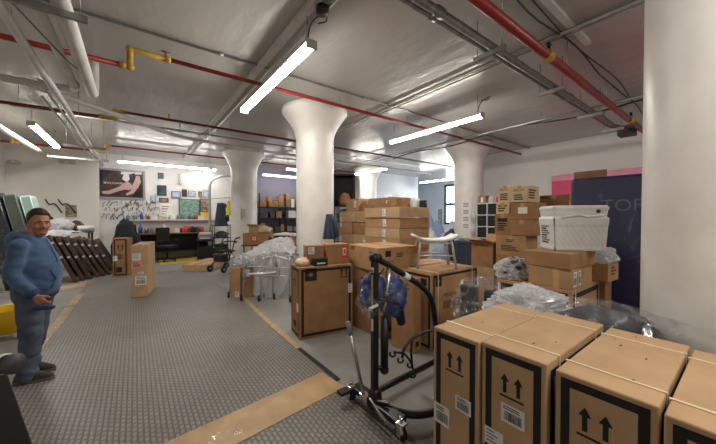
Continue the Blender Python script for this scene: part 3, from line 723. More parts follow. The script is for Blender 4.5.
# group behind the hoist
crate_at('tall brown carton standing under the long printed carton behind the hoist', 2.64, 3.1, 2.98, 3.68, 0, .9, m='card_dark', tape='y', prints=[('rect', '-x', .3, .75, .12, .05, 'ink_soft')])
carton('long carton with dark printed lettering, on top of the tall carton behind the hoist', (.72, .75, .33), (2.98, 3.36, .902), math.radians(-4), 'card', tape='y',
       prints=[('rect', '-y', .17, .245, .1, .085), ('text', '-y', .07, .12, .05, 'MEDLINE'), ('lines', '-y', .4, .22, .18, .07, 3, 'ink_soft'), ('text', '-x', .53, .24, .05, 'Medline', 'ink_soft'), ('lines', '-x', .12, .28, .16, .06, 3, 'ink_soft')])
carton('narrow carton leaning upright between the hoist and the strapped logo carton', (.16, .34, .9), (2.72, 2.62, 0.0), math.radians(8), 'card_red', prints=[('lines', '-x', .2, .8, .2, .07, 3, 'ink_soft'), ('rect', '-y', .08, .1, .07, .06)], tape='x')
FB = crate_at('large strapped carton with black border and logo square under the shower chair', 2.9, 3.9, 2.36, 2.87, 0, .95, m='card', straps=[('y', .12), ('y', .86)],
         prints=[('frame', '-y', .025, .03), ('star', '-y', .13, .84, .12), ('text', '-y', .22, .63, .07, 'MEDLINE', 'ink_soft'), ('lines', '-y', .42, .53, .4, .1, 4, 'ink_soft'), ('frame', '-x', .025, .03), ('rect', '-x', .2, .83, .12, .09), ('rect', '-x', .38, .83, .1, .09), ('frame', '+z', .02, .02, 'ink_soft')])
crate_at('large bordered carton behind the shower chair carton', 3.15, 4.1, 2.89, 3.4, 0, .94, m='card', prints=[('frame', '+z', .02, .03), ('frame', '-x', .03, .03)], tape='x')
# two bordered cartons under the woven crate
crate_at('bordered carton with white label under the brown carton and woven crate', 3.2, 4.02, 1.0, 1.41, 0, BH, m='card', prints=[('frame', '-x', .03, .04), ('frame', '-y', .04, .05)], labels=[('-x', .2, .78, .14, .15, 'text')], straps=[('y', .1)])
crate_at('bordered carton half covered by plastic wrap beside the crate carton', 3.22, 3.92, 1.43, 1.72, 0, BH - .01, m='card', prints=[('frame', '-x', .03, .04)], straps=[('y', .12)])
carton('wide brown carton with two white labels, on the bordered carton', (.56, .38, .19), (3.49, 1.19, .972), 0, 'card', labels=[('-y', .07, .095, .09, .14, 'barcode'), ('-y', .19, .095, .07, .14, 'barcode')], tape='y', prints=[('rect', '-x', .25, .1, .05, .2, 'tape')])
carton('dented brown carton under the white woven crate', (.58, .42, .145), (3.49, 1.2, 1.164), math.radians(-3), 'card_dark', tape='y')
carton('small brown carton jutting beside the crate carton, under clear wrap', (.3, .22, .19), (4.06, 1.0, .972), math.radians(-4), 'card', prints=[('lines', '-y', .16, .11, .16, .1, 3, 'ink_soft')], tape='x')

crate_at('plain carton under the small jutting carton beside the navy mattress', 4.03, 4.26, .95, 1.22, 0, .968, m='card_dark')
# the tall column of mixed cartons
S = [
 ('bottom carton of the tall mixed column, mostly hidden by the wrapped goods', 4.8, 5.24, 2.1, 2.56, 0, .655, 'card', [], []),
 ('carton with round printed emblem, second from the floor of the mixed column', 4.8, 5.22, 2.12, 2.58, .657, 1.03, 'card_dark', [('lines', '-x', .22, .28, .16, .07, 3, 'ink_soft'), ('text', '-x', .12, .1, .07, 'OXO', 'ink_soft')], []),
 ('carton with dark script emblem, third from the floor of the mixed column', 4.8, 5.2, 2.1, 2.58, 1.032, 1.36, 'card', [('lines', '-x', .24, .24, .14, .05, 2, 'ink'), ('lines', '-x', .24, .12, .3, .1, 4, 'ink_soft')], []),
 ('carton with heavy black print on the mixed column beside the taped carton', 4.8, 5.2, 2.34, 2.6, 1.362, 1.7, 'card_dark', [('rect', '-x', .13, .24, .16, .06), ('lines', '-x', .13, .13, .16, .14, 4)], []),
 ('plain taped carton under the carton with the white label', 4.78, 5.2, 1.99, 2.335, 1.362, 1.61, 'card_red', [], []),
 ('carton with a white paper label high on the mixed column', 4.79, 5.2, 1.97, 2.34, 1.612, 1.87, 'card_dark', [], [('-x', .19, .14, .14, .1, 'white')]),
 ('small pale printed carton beside the white labelled carton', 4.8, 5.15, 2.36, 2.58, 1.702, 1.88, 'card_pale', [('lines', '-x', .11, .09, .15, .12, 3)], []),
 ('pale printed carton with black lettering at the very top of the mixed column', 4.82, 5.24, 2.1, 2.34, 1.882, 2.14, 'card_pale', [('text', '-x', .03, .17, .06, 'FRESH'), ('lines', '-x', .12, .08, .16, .1, 3), ('lines', '-y', .2, .13, .3, .16, 4, 'ink_soft')], []),
 ('tall pale printed carton beside the topmost carton of the mixed column', 4.84, 5.2, 2.345, 2.57, 1.882, 2.16, 'card_pale', [('text', '-x', .03, .2, .05, 'FRESH'), ('lines', '-x', .11, .1, .15, .12, 4)], []),
 ('plain carton at the foot of the column behind the woven crate', 5.3, 5.75, 1.72, 2.1, 0, .6, 'card', [], []),
 ('plain carton above the foot of the column behind the woven crate', 5.3, 5.75, 1.72, 2.12, .602, 1.12, 'card_dark', [], []),
 ('tall plain carton behind the woven crate, under the topmost one', 5.32, 5.72, 1.75, 2.1, 1.122, 1.7, 'card', [], []),
 ('topmost plain carton behind the woven crate beside the pink panel', 5.3, 5.74, 1.7, 2.12, 1.702, 2.0, 'card_dark', [('rect', '-x', .08, .26, .12, .03, 'ink_soft')], []),
 ('lowest carton under the open carton beside the mixed column', 4.82, 5.3, 2.62, 3.05, 0, .45, 'card', [], []),
 ('middle carton under the open carton beside the mixed column', 4.82, 5.3, 2.62, 3.05, .452, .79, 'card_light', [], []),
]
for lab, x0, x1, y0, y1, z0, z1, m, pr, lb in S:
    crate_at(lab, x0, x1, y0, y1, z0, z1, m=m, prints=pr, labels=lb, tape='x', group='cartons in the mixed column')
crate_at('open topped carton with raised flaps beside the mixed column', 4.82, 5.28, 2.64, 3.04, .792, 1.2, m='card_red', flaps=True)

# the wide tower of flat cartons, nine layers
lay = ['lowest', 'second lowest', 'third lowest', 'fourth lowest', 'middle', 'fourth from the top', 'third from the top', 'second from the top', 'topmost']
for k in range(9):
    x0 = 3.98 + (.03, .0, .02, .01, .03, .0, .015, .02, -.02)[k]; y0 = 4.02 + (.02, .0, .03, .0, .02, -.02, .01, 0, -.03)[k]
    L = [('-x', .62, .1, .1, .14, 'text')] if k > 2 else []
    crate_at('wide flat carton in the tower behind the stool, %s of nine' % lay[k], x0, x0 + .86, y0, y0 + 1.05, k * .205, k * .205 + .2, m='card' if k % 2 else 'card_light', labels=L, tape='y', group='wide flat cartons in the tower')
TZ = 9 * .205
carton('low carton lying on the flat carton tower under clear film', (.45, .8, .2), (4.3, 4.64, TZ), math.radians(4), 'card_dark', tape='y')
carton('small taped carton on the flat carton tower near the labelled cartons', (.3, .3, .2), (4.25, 5.0 - .12 + .3, TZ + .0), 0, 'card', tape='x') if False else None
# smaller cartons beside the flowering column
K = [
 ('labelled carton at the top beside the flared column', 4.22, 4.66, 5.62, 6.12, 1.8, 2.09, 'card', [('-x', .38, .16, .08, .16, 'text')]),
 ('brown carton beside the topmost labelled carton near the tower', 4.3, 4.7, 5.18, 5.58, 1.8, 2.02, 'card_dark', []),
 ('wide carton in the second layer from the top beside the flared column', 4.2, 4.68, 5.72, 6.4, 1.53, 1.79, 'card_light', [('-x', .08, .06, .08, .12, 'text')]),
 ('carton in the second layer from the top next to the tower', 4.2, 4.68, 5.14, 5.7, 1.53, 1.79, 'card', [('-x', .47, .12, .1, .14, 'text')]),
 ('carton in the third layer beside the flared column, pale tape on it', 4.2, 4.66, 5.86, 6.4, 1.25, 1.52, 'card', [('-x', .08, .2, .08, .1, 'text')]),
 ('carton in the third layer next to the tower', 4.22, 4.68, 5.14, 5.83, 1.25, 1.52, 'card_dark', []),
 ('carton in the fourth layer beside the flared column', 4.2, 4.68, 5.8, 6.42, .96, 1.24, 'card', [('-x', .08, .15, .09, .12, 'text')]),
 ('carton in the fourth layer next to the tower, label near its edge', 4.2, 4.68, 5.14, 5.78, .96, 1.24, 'card_light', [('-x', .42, .1, .1, .12, 'text')]),
]
for lab, x0, x1, y0, y1, z0, z1, m, lb in K:
    crate_at(lab, x0, x1, y0, y1, z0, z1, m=m, labels=lb, tape='x', group='cartons between the flared column and the tower')
for k in range(2):
    crate_at(('floor level carton behind the flared column, below the labelled cartons', 'floor level carton next to the tower foot, below the labelled cartons')[k], 4.2, 4.68, (5.8, 5.14)[k], (6.42, 5.78)[k], 0, .955, m='card_dark', group='cartons between the flared column and the tower')

# upright carton standing on the mat
carton('tall slim carton standing on the mat with white and pink labels', (.28, .95, 1.07), (.15, 8.0, .008), math.radians(-10), 'card_light', tape='y',
       labels=[('-y', .09, .83, .14, .14, 'text'), ('-y', .09, .67, .17, .13, 'pink'), ('-y', .16, .5, .1, .04, 'text'), ('-y', .16, .34, .2, .18, 'barcode')])
carton('tall carton with black border and twin arrows, leaning by the bed boards', (.36, .3, 1.06), (-.28, 10.65, .008), math.radians(-20), 'card_dark',
       prints=[('frame', '-y', .03, .035), ('arrows', '-y', .18, .8, .14), ('lines', '-y', .18, .55, .16, .16, 4), ('rect', '-y', .15, .18, .14, .14)], labels=[('-y', .06, .5, .1, .14, 'text')])
carton('long flat carton lying on the floor near the black rollators', (.75, 1.5, .2), (1.88, 10.75, 0), math.radians(-37), 'card_light', tape='y', straps=[('x', .5)])
# pair of small cartons before the wrapped walkers
carton('small upright carton at the mat edge before the wrapped walkers', (.2, .26, .62), (1.7, 6.42, .0), math.radians(-40), 'card', labels=[('-y', .14, .08, .09, .12, 'text')])
carton('small upright carton with a top label beside the wrapped walkers', (.22, .26, .6), (1.9, 6.36, .0), math.radians(-28), 'card_dark', labels=[('-y', .1, .5, .12, .16, 'text'), ('-y', .04, .35, .04, .06, 'white')])
# ================================================================ GOODS ROUND THE BOXES
# ---- patient hoist
def hoist():
    t = empty('patient_hoist', 'black patient lift hoist with blue wrapped sling beside the front cartons', 'patient lift', (1.6, 1.9, 0))
    t.location = (1.6, 1.9, 0)
    b = MB(); b.box(-.055, .055, -.32, .28, .075, .125, 'black_metal'); b.cone((0, 0, .1), (0, 0, .16), .07, .06, 'black_metal', 16); b.build('base_beam', t, bevel=.008)
    b = MB(); b.tube(rounded([(0, .05, .1), (.12, .1, .1), (1.05, .14, .1)], .06), .028, 'black_metal', 12); b.build('leg', t)
    b = MB(); b.tube(rounded([(0, -.1, .1), (.12, -.34, .1), (.45, -.44, .1), (1.15, -.42, .1)], .2), .03, 'black_metal', 12); b.build('leg', t)
    b = MB(); b.box(-.026, .026, -.026, .026, .1, 1.3, 'black_metal'); b.build('mast', t, bevel=.008)
    b = MB(); b.box(-.0285, -.0265, -.012, .012, .86, 1.17, 'steel'); b.box(-.0285, -.0265, -.012, .012, .7, .8, 'label'); b.build('scale_strip', t)
    b = MB(); b.box(-.0295, -.0265, -.02, .02, 1.19, 1.23, 'label'); b.box(-.031, -.0297, -.018, .018, 1.193, 1.21, 'label_red'); b.build('warning_label', t)
    b = MB(); b.cone((-.01, 0, 1.31), (.03, 0, 1.31), .042, .042, 'black', 14); b.tube([(0, -.05, 1.31), (0, .05, 1.31)], .022, 'black', 12); b.build('mast_cap', t)
    # boom, bending down at its end
    b = MB(); b.tube(rounded([(0, 0, 1.31), (.12, 0, 1.255), (.53, -.04, 1.01), (.66, -.06, .88), (.71, -.08, .54)], .12), .027, 'black_metal', 12); b.build('boom', t)
    b = MB(); b.tube([(.32, -.02, 1.135), (.38, -.026, 1.1)], .031, 'label', 12); b.build('boom_label', t)
    # hydraulic pump with its brackets
    b = MB(); b.tube([(.1, -.01, .34), (.1, -.01, .8)], .034, 'black', 14); b.sphere((.1, -.01, .34), .04, 'black', 8); b.tube([(0, 0, .37), (.1, -.01, .37)], .02, 'black'); b.build('hydraulic_pump', t)
    b = MB(); b.tube([(.1, -.01, .8), (.16, -.01, 1.22)], .014, 'chrome', 10); b.build('piston_rod', t)
    # steering lever
    b = MB(); b.tube([(-.06, .06, .1), (-.16, .16, .74)], .016, 'steel', 10); g = b.build('spreader_lever', t)
    b = MB(); b.tube([(-.145, .145, .65), (-.162, .162, .76)], .021, 'grey_plastic', 10); b.build('lever_grip', g)
    b = MB(); b.box(-.09, -.03, .0, .1, .1, .16, 'chrome'); b.tube([(-.06, .09, .1), (.02, -.16, .16)], .014, 'chrome'); b.tube([(-.07, -.02, .16), (-.09, -.24, .1)], .012, 'chrome'); b.build('lever_linkage', t, bevel=.008)
    b = MB(); b.box(-.12, -.02, .22, .25, .1, .125, 'black'); b.box(-.2, -.1, .2, .28, .105, .135, 'rubber'); b.build('foot_pedal', t, bevel=.006)
    # castors
    def castor(x, y, nm='castor'):
        b = MB(); b.tube([(x - .018, y, .05), (x + .018, y, .05)], .05, 'rubber', 18); b.build('wheel', f := MBfork(x, y, nm))
    def MBfork(x, y, nm):
        f = MB(); f.box(x - .03, x - .022, y - .02, y + .02, .03, .11, 'chrome'); f.box(x + .022, x + .03, y - .02, y + .02, .03, .11, 'chrome'); f.box(x - .03, x + .03, y - .03, y + .03, .105, .13, 'chrome')
        f.tube([(x, y, .12), (x, y, .16)], .014, 'chrome')
        return f.build(nm, t, bevel=.003)
    castor(-.05, .27); castor(-.04, -.35); castor(1.05, .14); castor(1.12, -.42)
    # brake plates on the rear castor
    b = MB(); b.box(-.08, -.02, -.4, -.34, .13, .142, 'galv'); b.tube([(-.1, -.42, .1), (-.02, -.32, .16)], .012, 'steel'); b.build('brake_plate', t, bevel=.003)
    # cradle with hooks
    def at_(px, py, t_): return att(px, py, t_) - Vector((1.6, 1.9, 0))
    b = MB(); b.tube(rounded([(.71, -.08, .56), at_(427, 331, 2.78), at_(412, 338, 2.72), at_(404, 348, 2.66), at_(402, 358, 2.64)], .07), .012, 'black', 8)
    b.tube(rounded([at_(412, 338, 2.72), at_(411, 352, 2.74), at_(412, 364, 2.76)], .05), .011, 'black', 8)
    b.tube(rounded([at_(394, 352, 2.6), at_(404, 353, 2.66), at_(411, 362, 2.74), at_(414, 373, 2.78)], .05), .011, 'black', 8)
    b.sphere((.71, -.08, .55), .034, 'black', 8); b.sphere((.71, -.08, .5), .03, 'black_metal', 8); b.build('cradle', t)
    for px, py, t_ in ((392.5, 354, 2.6), (400.5, 360, 2.64), (412.5, 375, 2.79), (410, 365, 2.75)):
        c_ = at_(px, py, t_); h = MB(); h.tube([c_ + Vector((.8, -.6, 0)) * (.024 * math.cos(a)) + Vector((0, 0, .024 * math.sin(a))) for a in [PI * .75 + k * .42 for k in range(11)]], .009, 'black', 8); h.build('hook', t)
    return t
HO = hoist()
# the sling pouch hanging from the boom and its film
o = blob('sling_pouch', 'dark blue folded sling in clear film hanging from the hoist boom', 'sling', (1.69, 2.03, .84), (.14, .11, .165), 'pouch_blue', 5, .3, 2.5, 4, flat=.9, rz=.3)
blob('sling_fold', '', '', (.15, -.12, -.08), (.145, .11, .185), 'pouch_blue', 6, .35, 2.5, 4, flat=.9, parent=o)
blob('film_cover', '', '', (.07, -.05, -.1), (.25, .17, .2), 'film', 8, .4, 3, 4, flat=.9, parent=o)
b = MB()
for q in ((-.02, -.0), (.1, -.08)): b.tube([(q[0], q[1], .22), (q[0] * .5 + .03, -.1, .36)], .008, 'black', 6)
b.build('hanging_loop', o)
b = MB(); b.tube(rounded([(-.16, -.14, .13), (0, -.2, .1), (.12, -.22, .03), (.2, -.2, -.12)], .08), .015, 'black_cloth', 6); b.tube([(.2, -.1, .0), (.32, -.12, -.2)], [.028, .042], 'black_cloth', 6); b.tube([(-.03, -.16, .0), (.0, -.17, -.16)], [.035, .02], 'black_cloth', 6); b.build('strap', o)
b = MB(); b.tube([(-.21, -.1, .06), (-.13, -.13, .08)], .013, 'white_plastic', 8); b.build('buckle', o)

# ---- shower chair on the strapped carton
def shower_chair():
    t = empty('shower_chair', 'white shower stool with silver legs on the strapped carton', 'stool', (3.38, 2.72, .952), math.radians(-38))
    def f(u, v):
        x = -.29 + .58 * u; y = -.18 + .36 * v; e = max(abs(x) / .29, abs(y) / .18)
        return (x, y, .39 + .07 * (abs(x) / .29) ** 3 + .01 * (1 - e))
    b = MB(); b.grid(f, 20, 12, 'white_plastic'); s = b.build('seat', t); s.modifiers.new('thickness', 'SOLIDIFY').thickness = .03
    for x in (-.2, .2):
        b = MB(); b.tube(rounded([(x * 1.3, -.19, .0), (x * 1.05, -.13, .385), (x * 1.05, .13, .385), (x * 1.3, .19, 0)], .07), .016, 'alu', 10); b.build('leg', t)
        for y in (-.19, .19):
            b = MB(); b.tube([(x * 1.3, y, 0.001), (x * 1.29, y * .985, .03)], .019, 'grey_plastic', 10); b.build('rubber_foot', t)
    for z, k in ((.17, 1.17), (.34, 1.07)):
        b = MB(); b.tube([(-.2 * k, -.16, z), (.2 * k, -.16, z)], .011, 'alu', 8); b.tube([(-.2 * k, .16, z), (.2 * k, .16, z)], .011, 'alu', 8); b.build('crossbar', t)
    return t
shower_chair()

# ---- white woven laundry crates (one nested on the other)
def woven_crate(label, loc, rz, h):
    t = empty('laundry_crate', label, 'basket', loc, rz)
    sx, sy = .235, .175; b = MB()
    th = .008
    def wall(p0, p1, q0, q1):      # lower edge p0-p1, upper edge q0-q1, woven relief
        P0, P1, Q0, Q1 = map(Vector, (p0, p1, q0, q1)); n = (P1 - P0).cross(Q0 - P0).normalized()
        nu, nv = 48, 24
        def f(u, v):
            p = (P0 * (1 - u) + P1 * u) * (1 - v) + (Q0 * (1 - u) + Q1 * u) * v
            k = .5 + .5 * math.sin(u * PI * 18) * math.sin(v * PI * 9)
            r = .006 * k if .1 < v < .78 else .008
            return tuple(p + n * r)
        b.grid(f, nu, nv, 'white_plastic')
    k = .93
    c = [(-sx * k, -sy * k), (sx * k, -sy * k), (sx * k, sy * k), (-sx * k, sy * k)]; C2 = [(-sx, -sy), (sx, -sy), (sx, sy), (-sx, sy)]
    for i in range(4):
        j = (i + 1) % 4; wall((*c[i], 0), (*c[j], 0), (*C2[i], h), (*C2[j], h))
    b.add([(x, y, 0.003) for x, y in c], [(0, 1, 2, 3)], 'white_plastic')
    w = b.build('basket', t); w.modifiers.new('thickness', 'SOLIDIFY').thickness = -.006
    r = MB(); P = [(-sx, -sy, h), (sx, -sy, h), (sx, sy, h), (-sx, sy, h)]
    q = []
    for i in range(4):
        A = Vector(P[i - 1]); B = Vector(P[i]); D = Vector(P[(i + 1) % 4])
        for s in range(5):
            a = s / 4; q.append((B + (A - B).normalized() * .04) * (1 - a) ** 2 + B * 2 * a * (1 - a) + (B + (D - B).normalized() * .04) * a * a)
    r.tube(q, .013, 'white_plastic', 8, closed=True); r.build('rim', t)
    return t
cz = 1.312
t = woven_crate('lower white woven laundry crate with printed side panel, on the dented carton', (3.66, 1.15, cz), math.radians(-48), .33)
b = MB(); p = facept('-x', .52, .42, .3)
for k in range(9):
    y = .03 + k * .024; w = .16 + .04 * math.sin(k * 1.9)
    xk = .2186 + .0164 * (y + .05) / .33 + .0085; b.box(-xk - .0015, -xk, .125 - w, .125, y + .035, y + .052, 'ink')
b.T = Matrix.Identity(4); b.build('printed_panel', t)
t = woven_crate('upper white woven crate nested inside the lower laundry crate', (3.66, 1.15, cz + .31), math.radians(-48), .13)
b = MB(); b.tube([(.15, -.188, .085), (.15, -.17, .085)], .018, 'black', 14); b.build('handle_hole', t)
b = MB(); b.tube([(-.18, -.185, .02), (-.02, -.188, .05), (.05, -.186, .03), (.2, -.185, .05)], .012, 'white_plastic', 8); b.build('handle', t)

# ---- wrapped mattress, cardboard sheet and pink panel
t = empty('wrapped_mattress', 'navy mattress wrapped in clear film standing on end beside the painted column', 'mattress', (4.62, .92, 0))
b = MB(); b.box(-.1, .1, -.5, .52, .0, 2.14, 'navy'); b.build('mattress', t, bevel=.035, seg=4)
b = MB(); vs, fs = text_geo('TOP', .2); b.add([(-.1022, .2 - v[0], 1.72 + v[1]) for v in vs], fs, 'navy_text'); b.build('printed_lettering', t)
b = MB(); b.grid(lambda u, v: (-.106 - .012 * max(0, noise.ridged_multi_fractal(Vector((u * 4, v * 9, 3)), .9, 2.1, 4, 1, 2) - 1), .53 - 1.04 * u, .01 + 2.14 * v), 50, 100, 'film_thin'); b.build('film_wrap', t)
b = MB(); b.box(4.74, 4.755, 1.12, 1.47, 0, 2.25, 'card_dark'); tag(b.build('cardboard_sheet'), 'brown cardboard sheet showing above the navy mattress', 'cardboard')
t = empty('pink_panel', 'hot pink film wrapped panel leaning on the wall behind the navy mattress', 'panel', (10.63, 2.6, 0))
b = MB(); b.box(-.04, .04, -1.9, 1.28, 0, 2.95, 'pink'); b.build('panel', t, bevel=.01)
b = MB(); b.box(-.046, -.041, -1.9, 1.28, 2.78, 2.94, 'pink_pale'); b.box(-.046, -.041, -1.9, .3, 2.66, 2.78, 'pink_pale'); b.build('film_edge', t)

# ---- plastic wrapped goods between the cartons
t = empty('wrapped_cushion', 'black cushion wrapped in clear film behind the third strapped carton', 'cushion', (2.66, .66, .0), math.radians(-8))
b = MB(); b.box(-.24, .24, -.22, .2, .62, .96, 'dark_grey'); b.build('cushion', t, bevel=.06, seg=4)
b = MB(); b.box(-.22, .22, -.2, .18, 0, .62, 'black_cloth'); b.build('base', t, bevel=.03)
blob('film_wrap', '', '', (0, 0, .66), (.3, .27, .24), 'film', 12, .35, 3, 4, parent=t, flat=.6)
t = empty('wrapped_wheelchair', 'dark folded wheelchair wrapped in crumpled film behind the first strapped carton', 'wheelchair', (2.92, 1.73, 0), math.radians(-58))
b = MB(); b.lathe([(0, 0), (.22, 0), (.25, .02), (.25, .06), (.22, .08), (0, .08)], 'dark_grey', 28); b.T = Matrix.Identity(4)
w_ = b; w_.v = [Vector((v[0], v[2] - .04, v[1] + .26)) for v in w_.v]; w_.build('wheel', t)
b = MB(); b.box(-.2, -.02, -.13, -.06, .3, .95, 'dark_grey'); b.box(.03, .2, -.11, -.03, .3, .9, 'black_cloth'); b.build('backrest', t, bevel=.03, seg=3)
b = MB(); b.tube([(-.18, .0, .1), (-.18, 0, .97)], .014, 'steel'); b.tube([(.18, .0, .1), (.18, 0, .97)], .014, 'steel'); b.tube([(-.18, 0, .5), (.18, 0, .5)], .014, 'steel'); b.build('frame', t)
blob('film_wrap', '', '', (0, -.03, .5), (.28, .2, .3), 'film', 21, .45, 3, 4, parent=t, flat=.75)
t = empty('wrapped_bundle', 'crumpled silver film bundle behind the second strapped carton', 'wrapped bundle', (2.7, 1.17, 0), math.radians(-20))
b = MB(); b.box(-.2, .2, -.17, .17, 0, .86, 'grey_plastic'); b.build('packed_goods', t, bevel=.05, seg=3)
blob('film_wrap', '', '', (.0, 0, .78), (.34, .24, .17), 'film_white', 32, .6, 3.4, 5, parent=t, flat=.45)
blob('film_heap', 'crumpled clear film heap on the half covered bordered carton', 'film', (3.5, 1.64, .962), (.26, .18, .14), 'film_white', 41, .6, 3, 4)
blob('black_bag', 'dark bag in clear film beside the wide brown carton', 'bag', (3.42, 1.62, 1.01), (.14, .11, .12), 'dark_grey', 44, .3, 2, 3)
blob('film_heap', 'clear film heap on the small carton beside the woven crate', 'film', (4.05, 1.02, 1.164), (.2, .15, .11), 'film_white', 47, .6, 3, 4)
sheet('plastic_sheet', 'clear plastic sheet trailing from the wrapped cushion past the painted column', 'plastic sheet',
      [[(2.4, .98, 1.0), (2.39, .6, 1.05), (2.38, .25, 1.0), (2.36, -.08, .985), (2.34, -.26, .98)],
       [(2.6, .92, 1.02), (2.58, .6, 1.07), (2.55, .3, 1.03), (2.5, -.08, .98), (2.46, -.26, .96)],
       [(2.85, .9, .9), (2.8, .62, .96), (2.64, .3, .95), (2.58, -.08, .88), (2.5, -.26, .86)],
       [(2.95, .9, .6), (2.9, .65, .6), (2.62, .3, .62), (2.58, -.08, .6), (2.5, -.26, .6)]], 'film', .025, 5, 3, 90, 50)
# film over the flat carton tower
sheet('plastic_sheet', 'crumpled clear film over the low carton on the flat carton tower', 'plastic sheet',
      [[(4.0, 4.2, 1.87), (3.98, 4.6, 1.93), (4.0, 5.0, 1.9)], [(4.25, 4.15, 2.08), (4.3, 4.6, 2.1), (4.2, 5.0, 2.06)], [(4.7, 4.2, 1.98), (4.6, 4.6, 2.06), (4.6, 5.0, 1.98)]], 'film', .05, 6, 9, 50, 40)
blob('white_bag', 'small white plastic bag on the flat carton tower, beside the black device', 'bag', (4.62, 4.2, TZ + .002), (.12, .1, .13), 'bag_white', 53, .5, 2.5, 3)
t = empty('black_device', 'small black boxy device on the far corner of the flat carton tower', 'device', (4.74, 4.12, TZ), math.radians(20))
b = MB(); b.box(-.09, .09, -.08, .08, .0, .15, 'black'); b.build('body', t, bevel=.015); b = MB(); b.lathe([(0, 0), (.035, 0), (.035, .02), (0, .02)], 'grey_plastic', 16); b.v = [Vector((v[0], -.08 - v[2], v[1] + .08)) for v in b.v]; b.build('dial', t)

# ---- walkers
def walker_parts(t):
    W, D, Hh = .27, .2, .86
    for s in (-1, 1):
        b = MB(); b.tube(rounded([(s * (W + .02), -D, .05), (s * W, -D * .75, Hh), (s * W, D * .75, Hh), (s * (W + .03), D, .02)], .07), .0145, 'alu', 8)
        b.tube([(s * (W + .005), -D * .85, .45), (s * (W + .005), D * .85, .45)], .011, 'alu', 8); b.build('side_frame', t)
        g = MB(); g.tube([(s * W, -D * .5, Hh), (s * W, D * .5, Hh)], .02, 'grey_plastic', 10); g.build('hand_grip', t)
        w = MB(); w.tube([(s * (W + .045) - .014, -D, .0635), (s * (W + .045) + .014, -D, .0635)], .063, 'rubber', 16); w.tube([(s * (W + .045) - .017, -D, .0635), (s * (W + .045) + .017, -D, .0635)], .035, 'grey_plastic', 12); w.build('wheel', t)
        f = MB(); f.tube([(s * (W + .03), D, .001), (s * (W + .03), D, .05)], .019, 'grey_plastic', 10); f.build('rubber_foot', t)
    b = MB(); b.tube(rounded([(-W, -D * .78, .78), (-W * .9, -D * .95, .84), (0, -D * 1.05, .9), (W * .9, -D * .95, .84), (W, -D * .78, .78)], .05), .0145, 'alu', 8); b.build('top_bow', t)
    b = MB(); b.tube([(-W - .005, -D * .85, .5), (W + .005, -D * .85, .5)], .012, 'alu', 8); b.tube([(-W, -D * .8, .66), (W, -D * .8, .66)], .012, 'alu', 8)
    b.tube([(-.08, -D * .85, .5), (-.08, -D * .95, .86)], .011, 'alu', 8); b.tube([(.08, -D * .85, .5), (.08, -D * .95, .86)], .011, 'alu', 8); b.build('front_brace', t)
fr = Vector((.68, .73, 0)); base = Vector((2.3, 5.72, 0)); wz = math.atan2(-.68, .73)
t = empty('walker', 'aluminium walking frame at the front of the wrapped group, its wheels showing', 'walker', base, wz, 'walking frames by the mat')
walker_parts(t); W0 = t
dup(W0, base + Vector((-.26, .36, 0)), wz + .25, 'aluminium walking frame at the side, partly under plastic beside the small cartons', 'walking frames by the mat')
dup(W0, base + fr * .28, wz + .04, 'aluminium walking frame behind the front one, buried in plastic', 'walking frames by the mat')
dup(W0, base + Vector((-.42, .78, 0)), wz + .4, 'aluminium walking frame deepest in the wrapped group behind the small cartons', 'walking frames by the mat')
dup(W0, base + Vector((-.2, .62, .55)), None, 'walking frame lying tipped on top of the others under plastic', 'walking frames by the mat', rot=(math.radians(74), 0, wz + .5))
def L(a, d, z): # across, back, up from the front walker
    return tuple(base + Vector((.73, -.68, 0)) * a + fr * d + Vector((0, 0, z)))
def drape(label, pts, seed, m='film_white', amp=.05, fz=1., f=5): sheet('plastic_wrap', label, 'plastic wrap', pts, m, amp, f, seed, 56, 50, fz=fz)
drape('white film heaped over the tops of the walking frames', [[L(-.55, -.14, .8), L(-.25, -.16, .91), L(.1, -.14, .95), L(.32, -.12, .9)], [L(-.75, .2, .9), L(-.3, .2, 1.12), L(.1, .2, 1.17), L(.34, .1, 1.02)], [L(-.7, .55, .88), L(-.25, .6, 1.16), L(.1, .4, 1.18), L(.3, .2, 1.0)]], 61, amp=.05, f=7)
drape('film hanging down the side of the walking frames behind the small cartons', [[L(-.3, .1, .9), L(-.46, .22, .93), L(-.62, .36, .88)], [L(-.32, .02, .5), L(-.52, .14, .5), L(-.72, .26, .5)], [L(-.32, -.04, .04), L(-.56, .08, .04), L(-.78, .2, .05)]], 62, amp=.05, fz=.22, f=8)
drape('film curtain hanging inside the front walking frame', [[L(-.25, .0, .88), L(0, .02, .92), L(.24, .0, .88)], [L(-.26, -.02, .45), L(.0, -.0, .48), L(.2, .02, .46)], [L(-.27, -.05, .03), L(-.02, -.03, .04), L(.14, .0, .2)]], 63, amp=.055, fz=.2, f=9)
blob('plastic_bundle', 'bunched clear plastic on the small cartons before the walking frames', 'plastic bundle', (1.84, 6.47, .62), (.2, .16, .16), 'film_white', 66, .5, 3, 4)
crate_at('brown carton tucked between the walking frames and the big logo box', 2.55, 2.85, 4.7, 5.1, 0, .98, m='card_dark', tape='x')

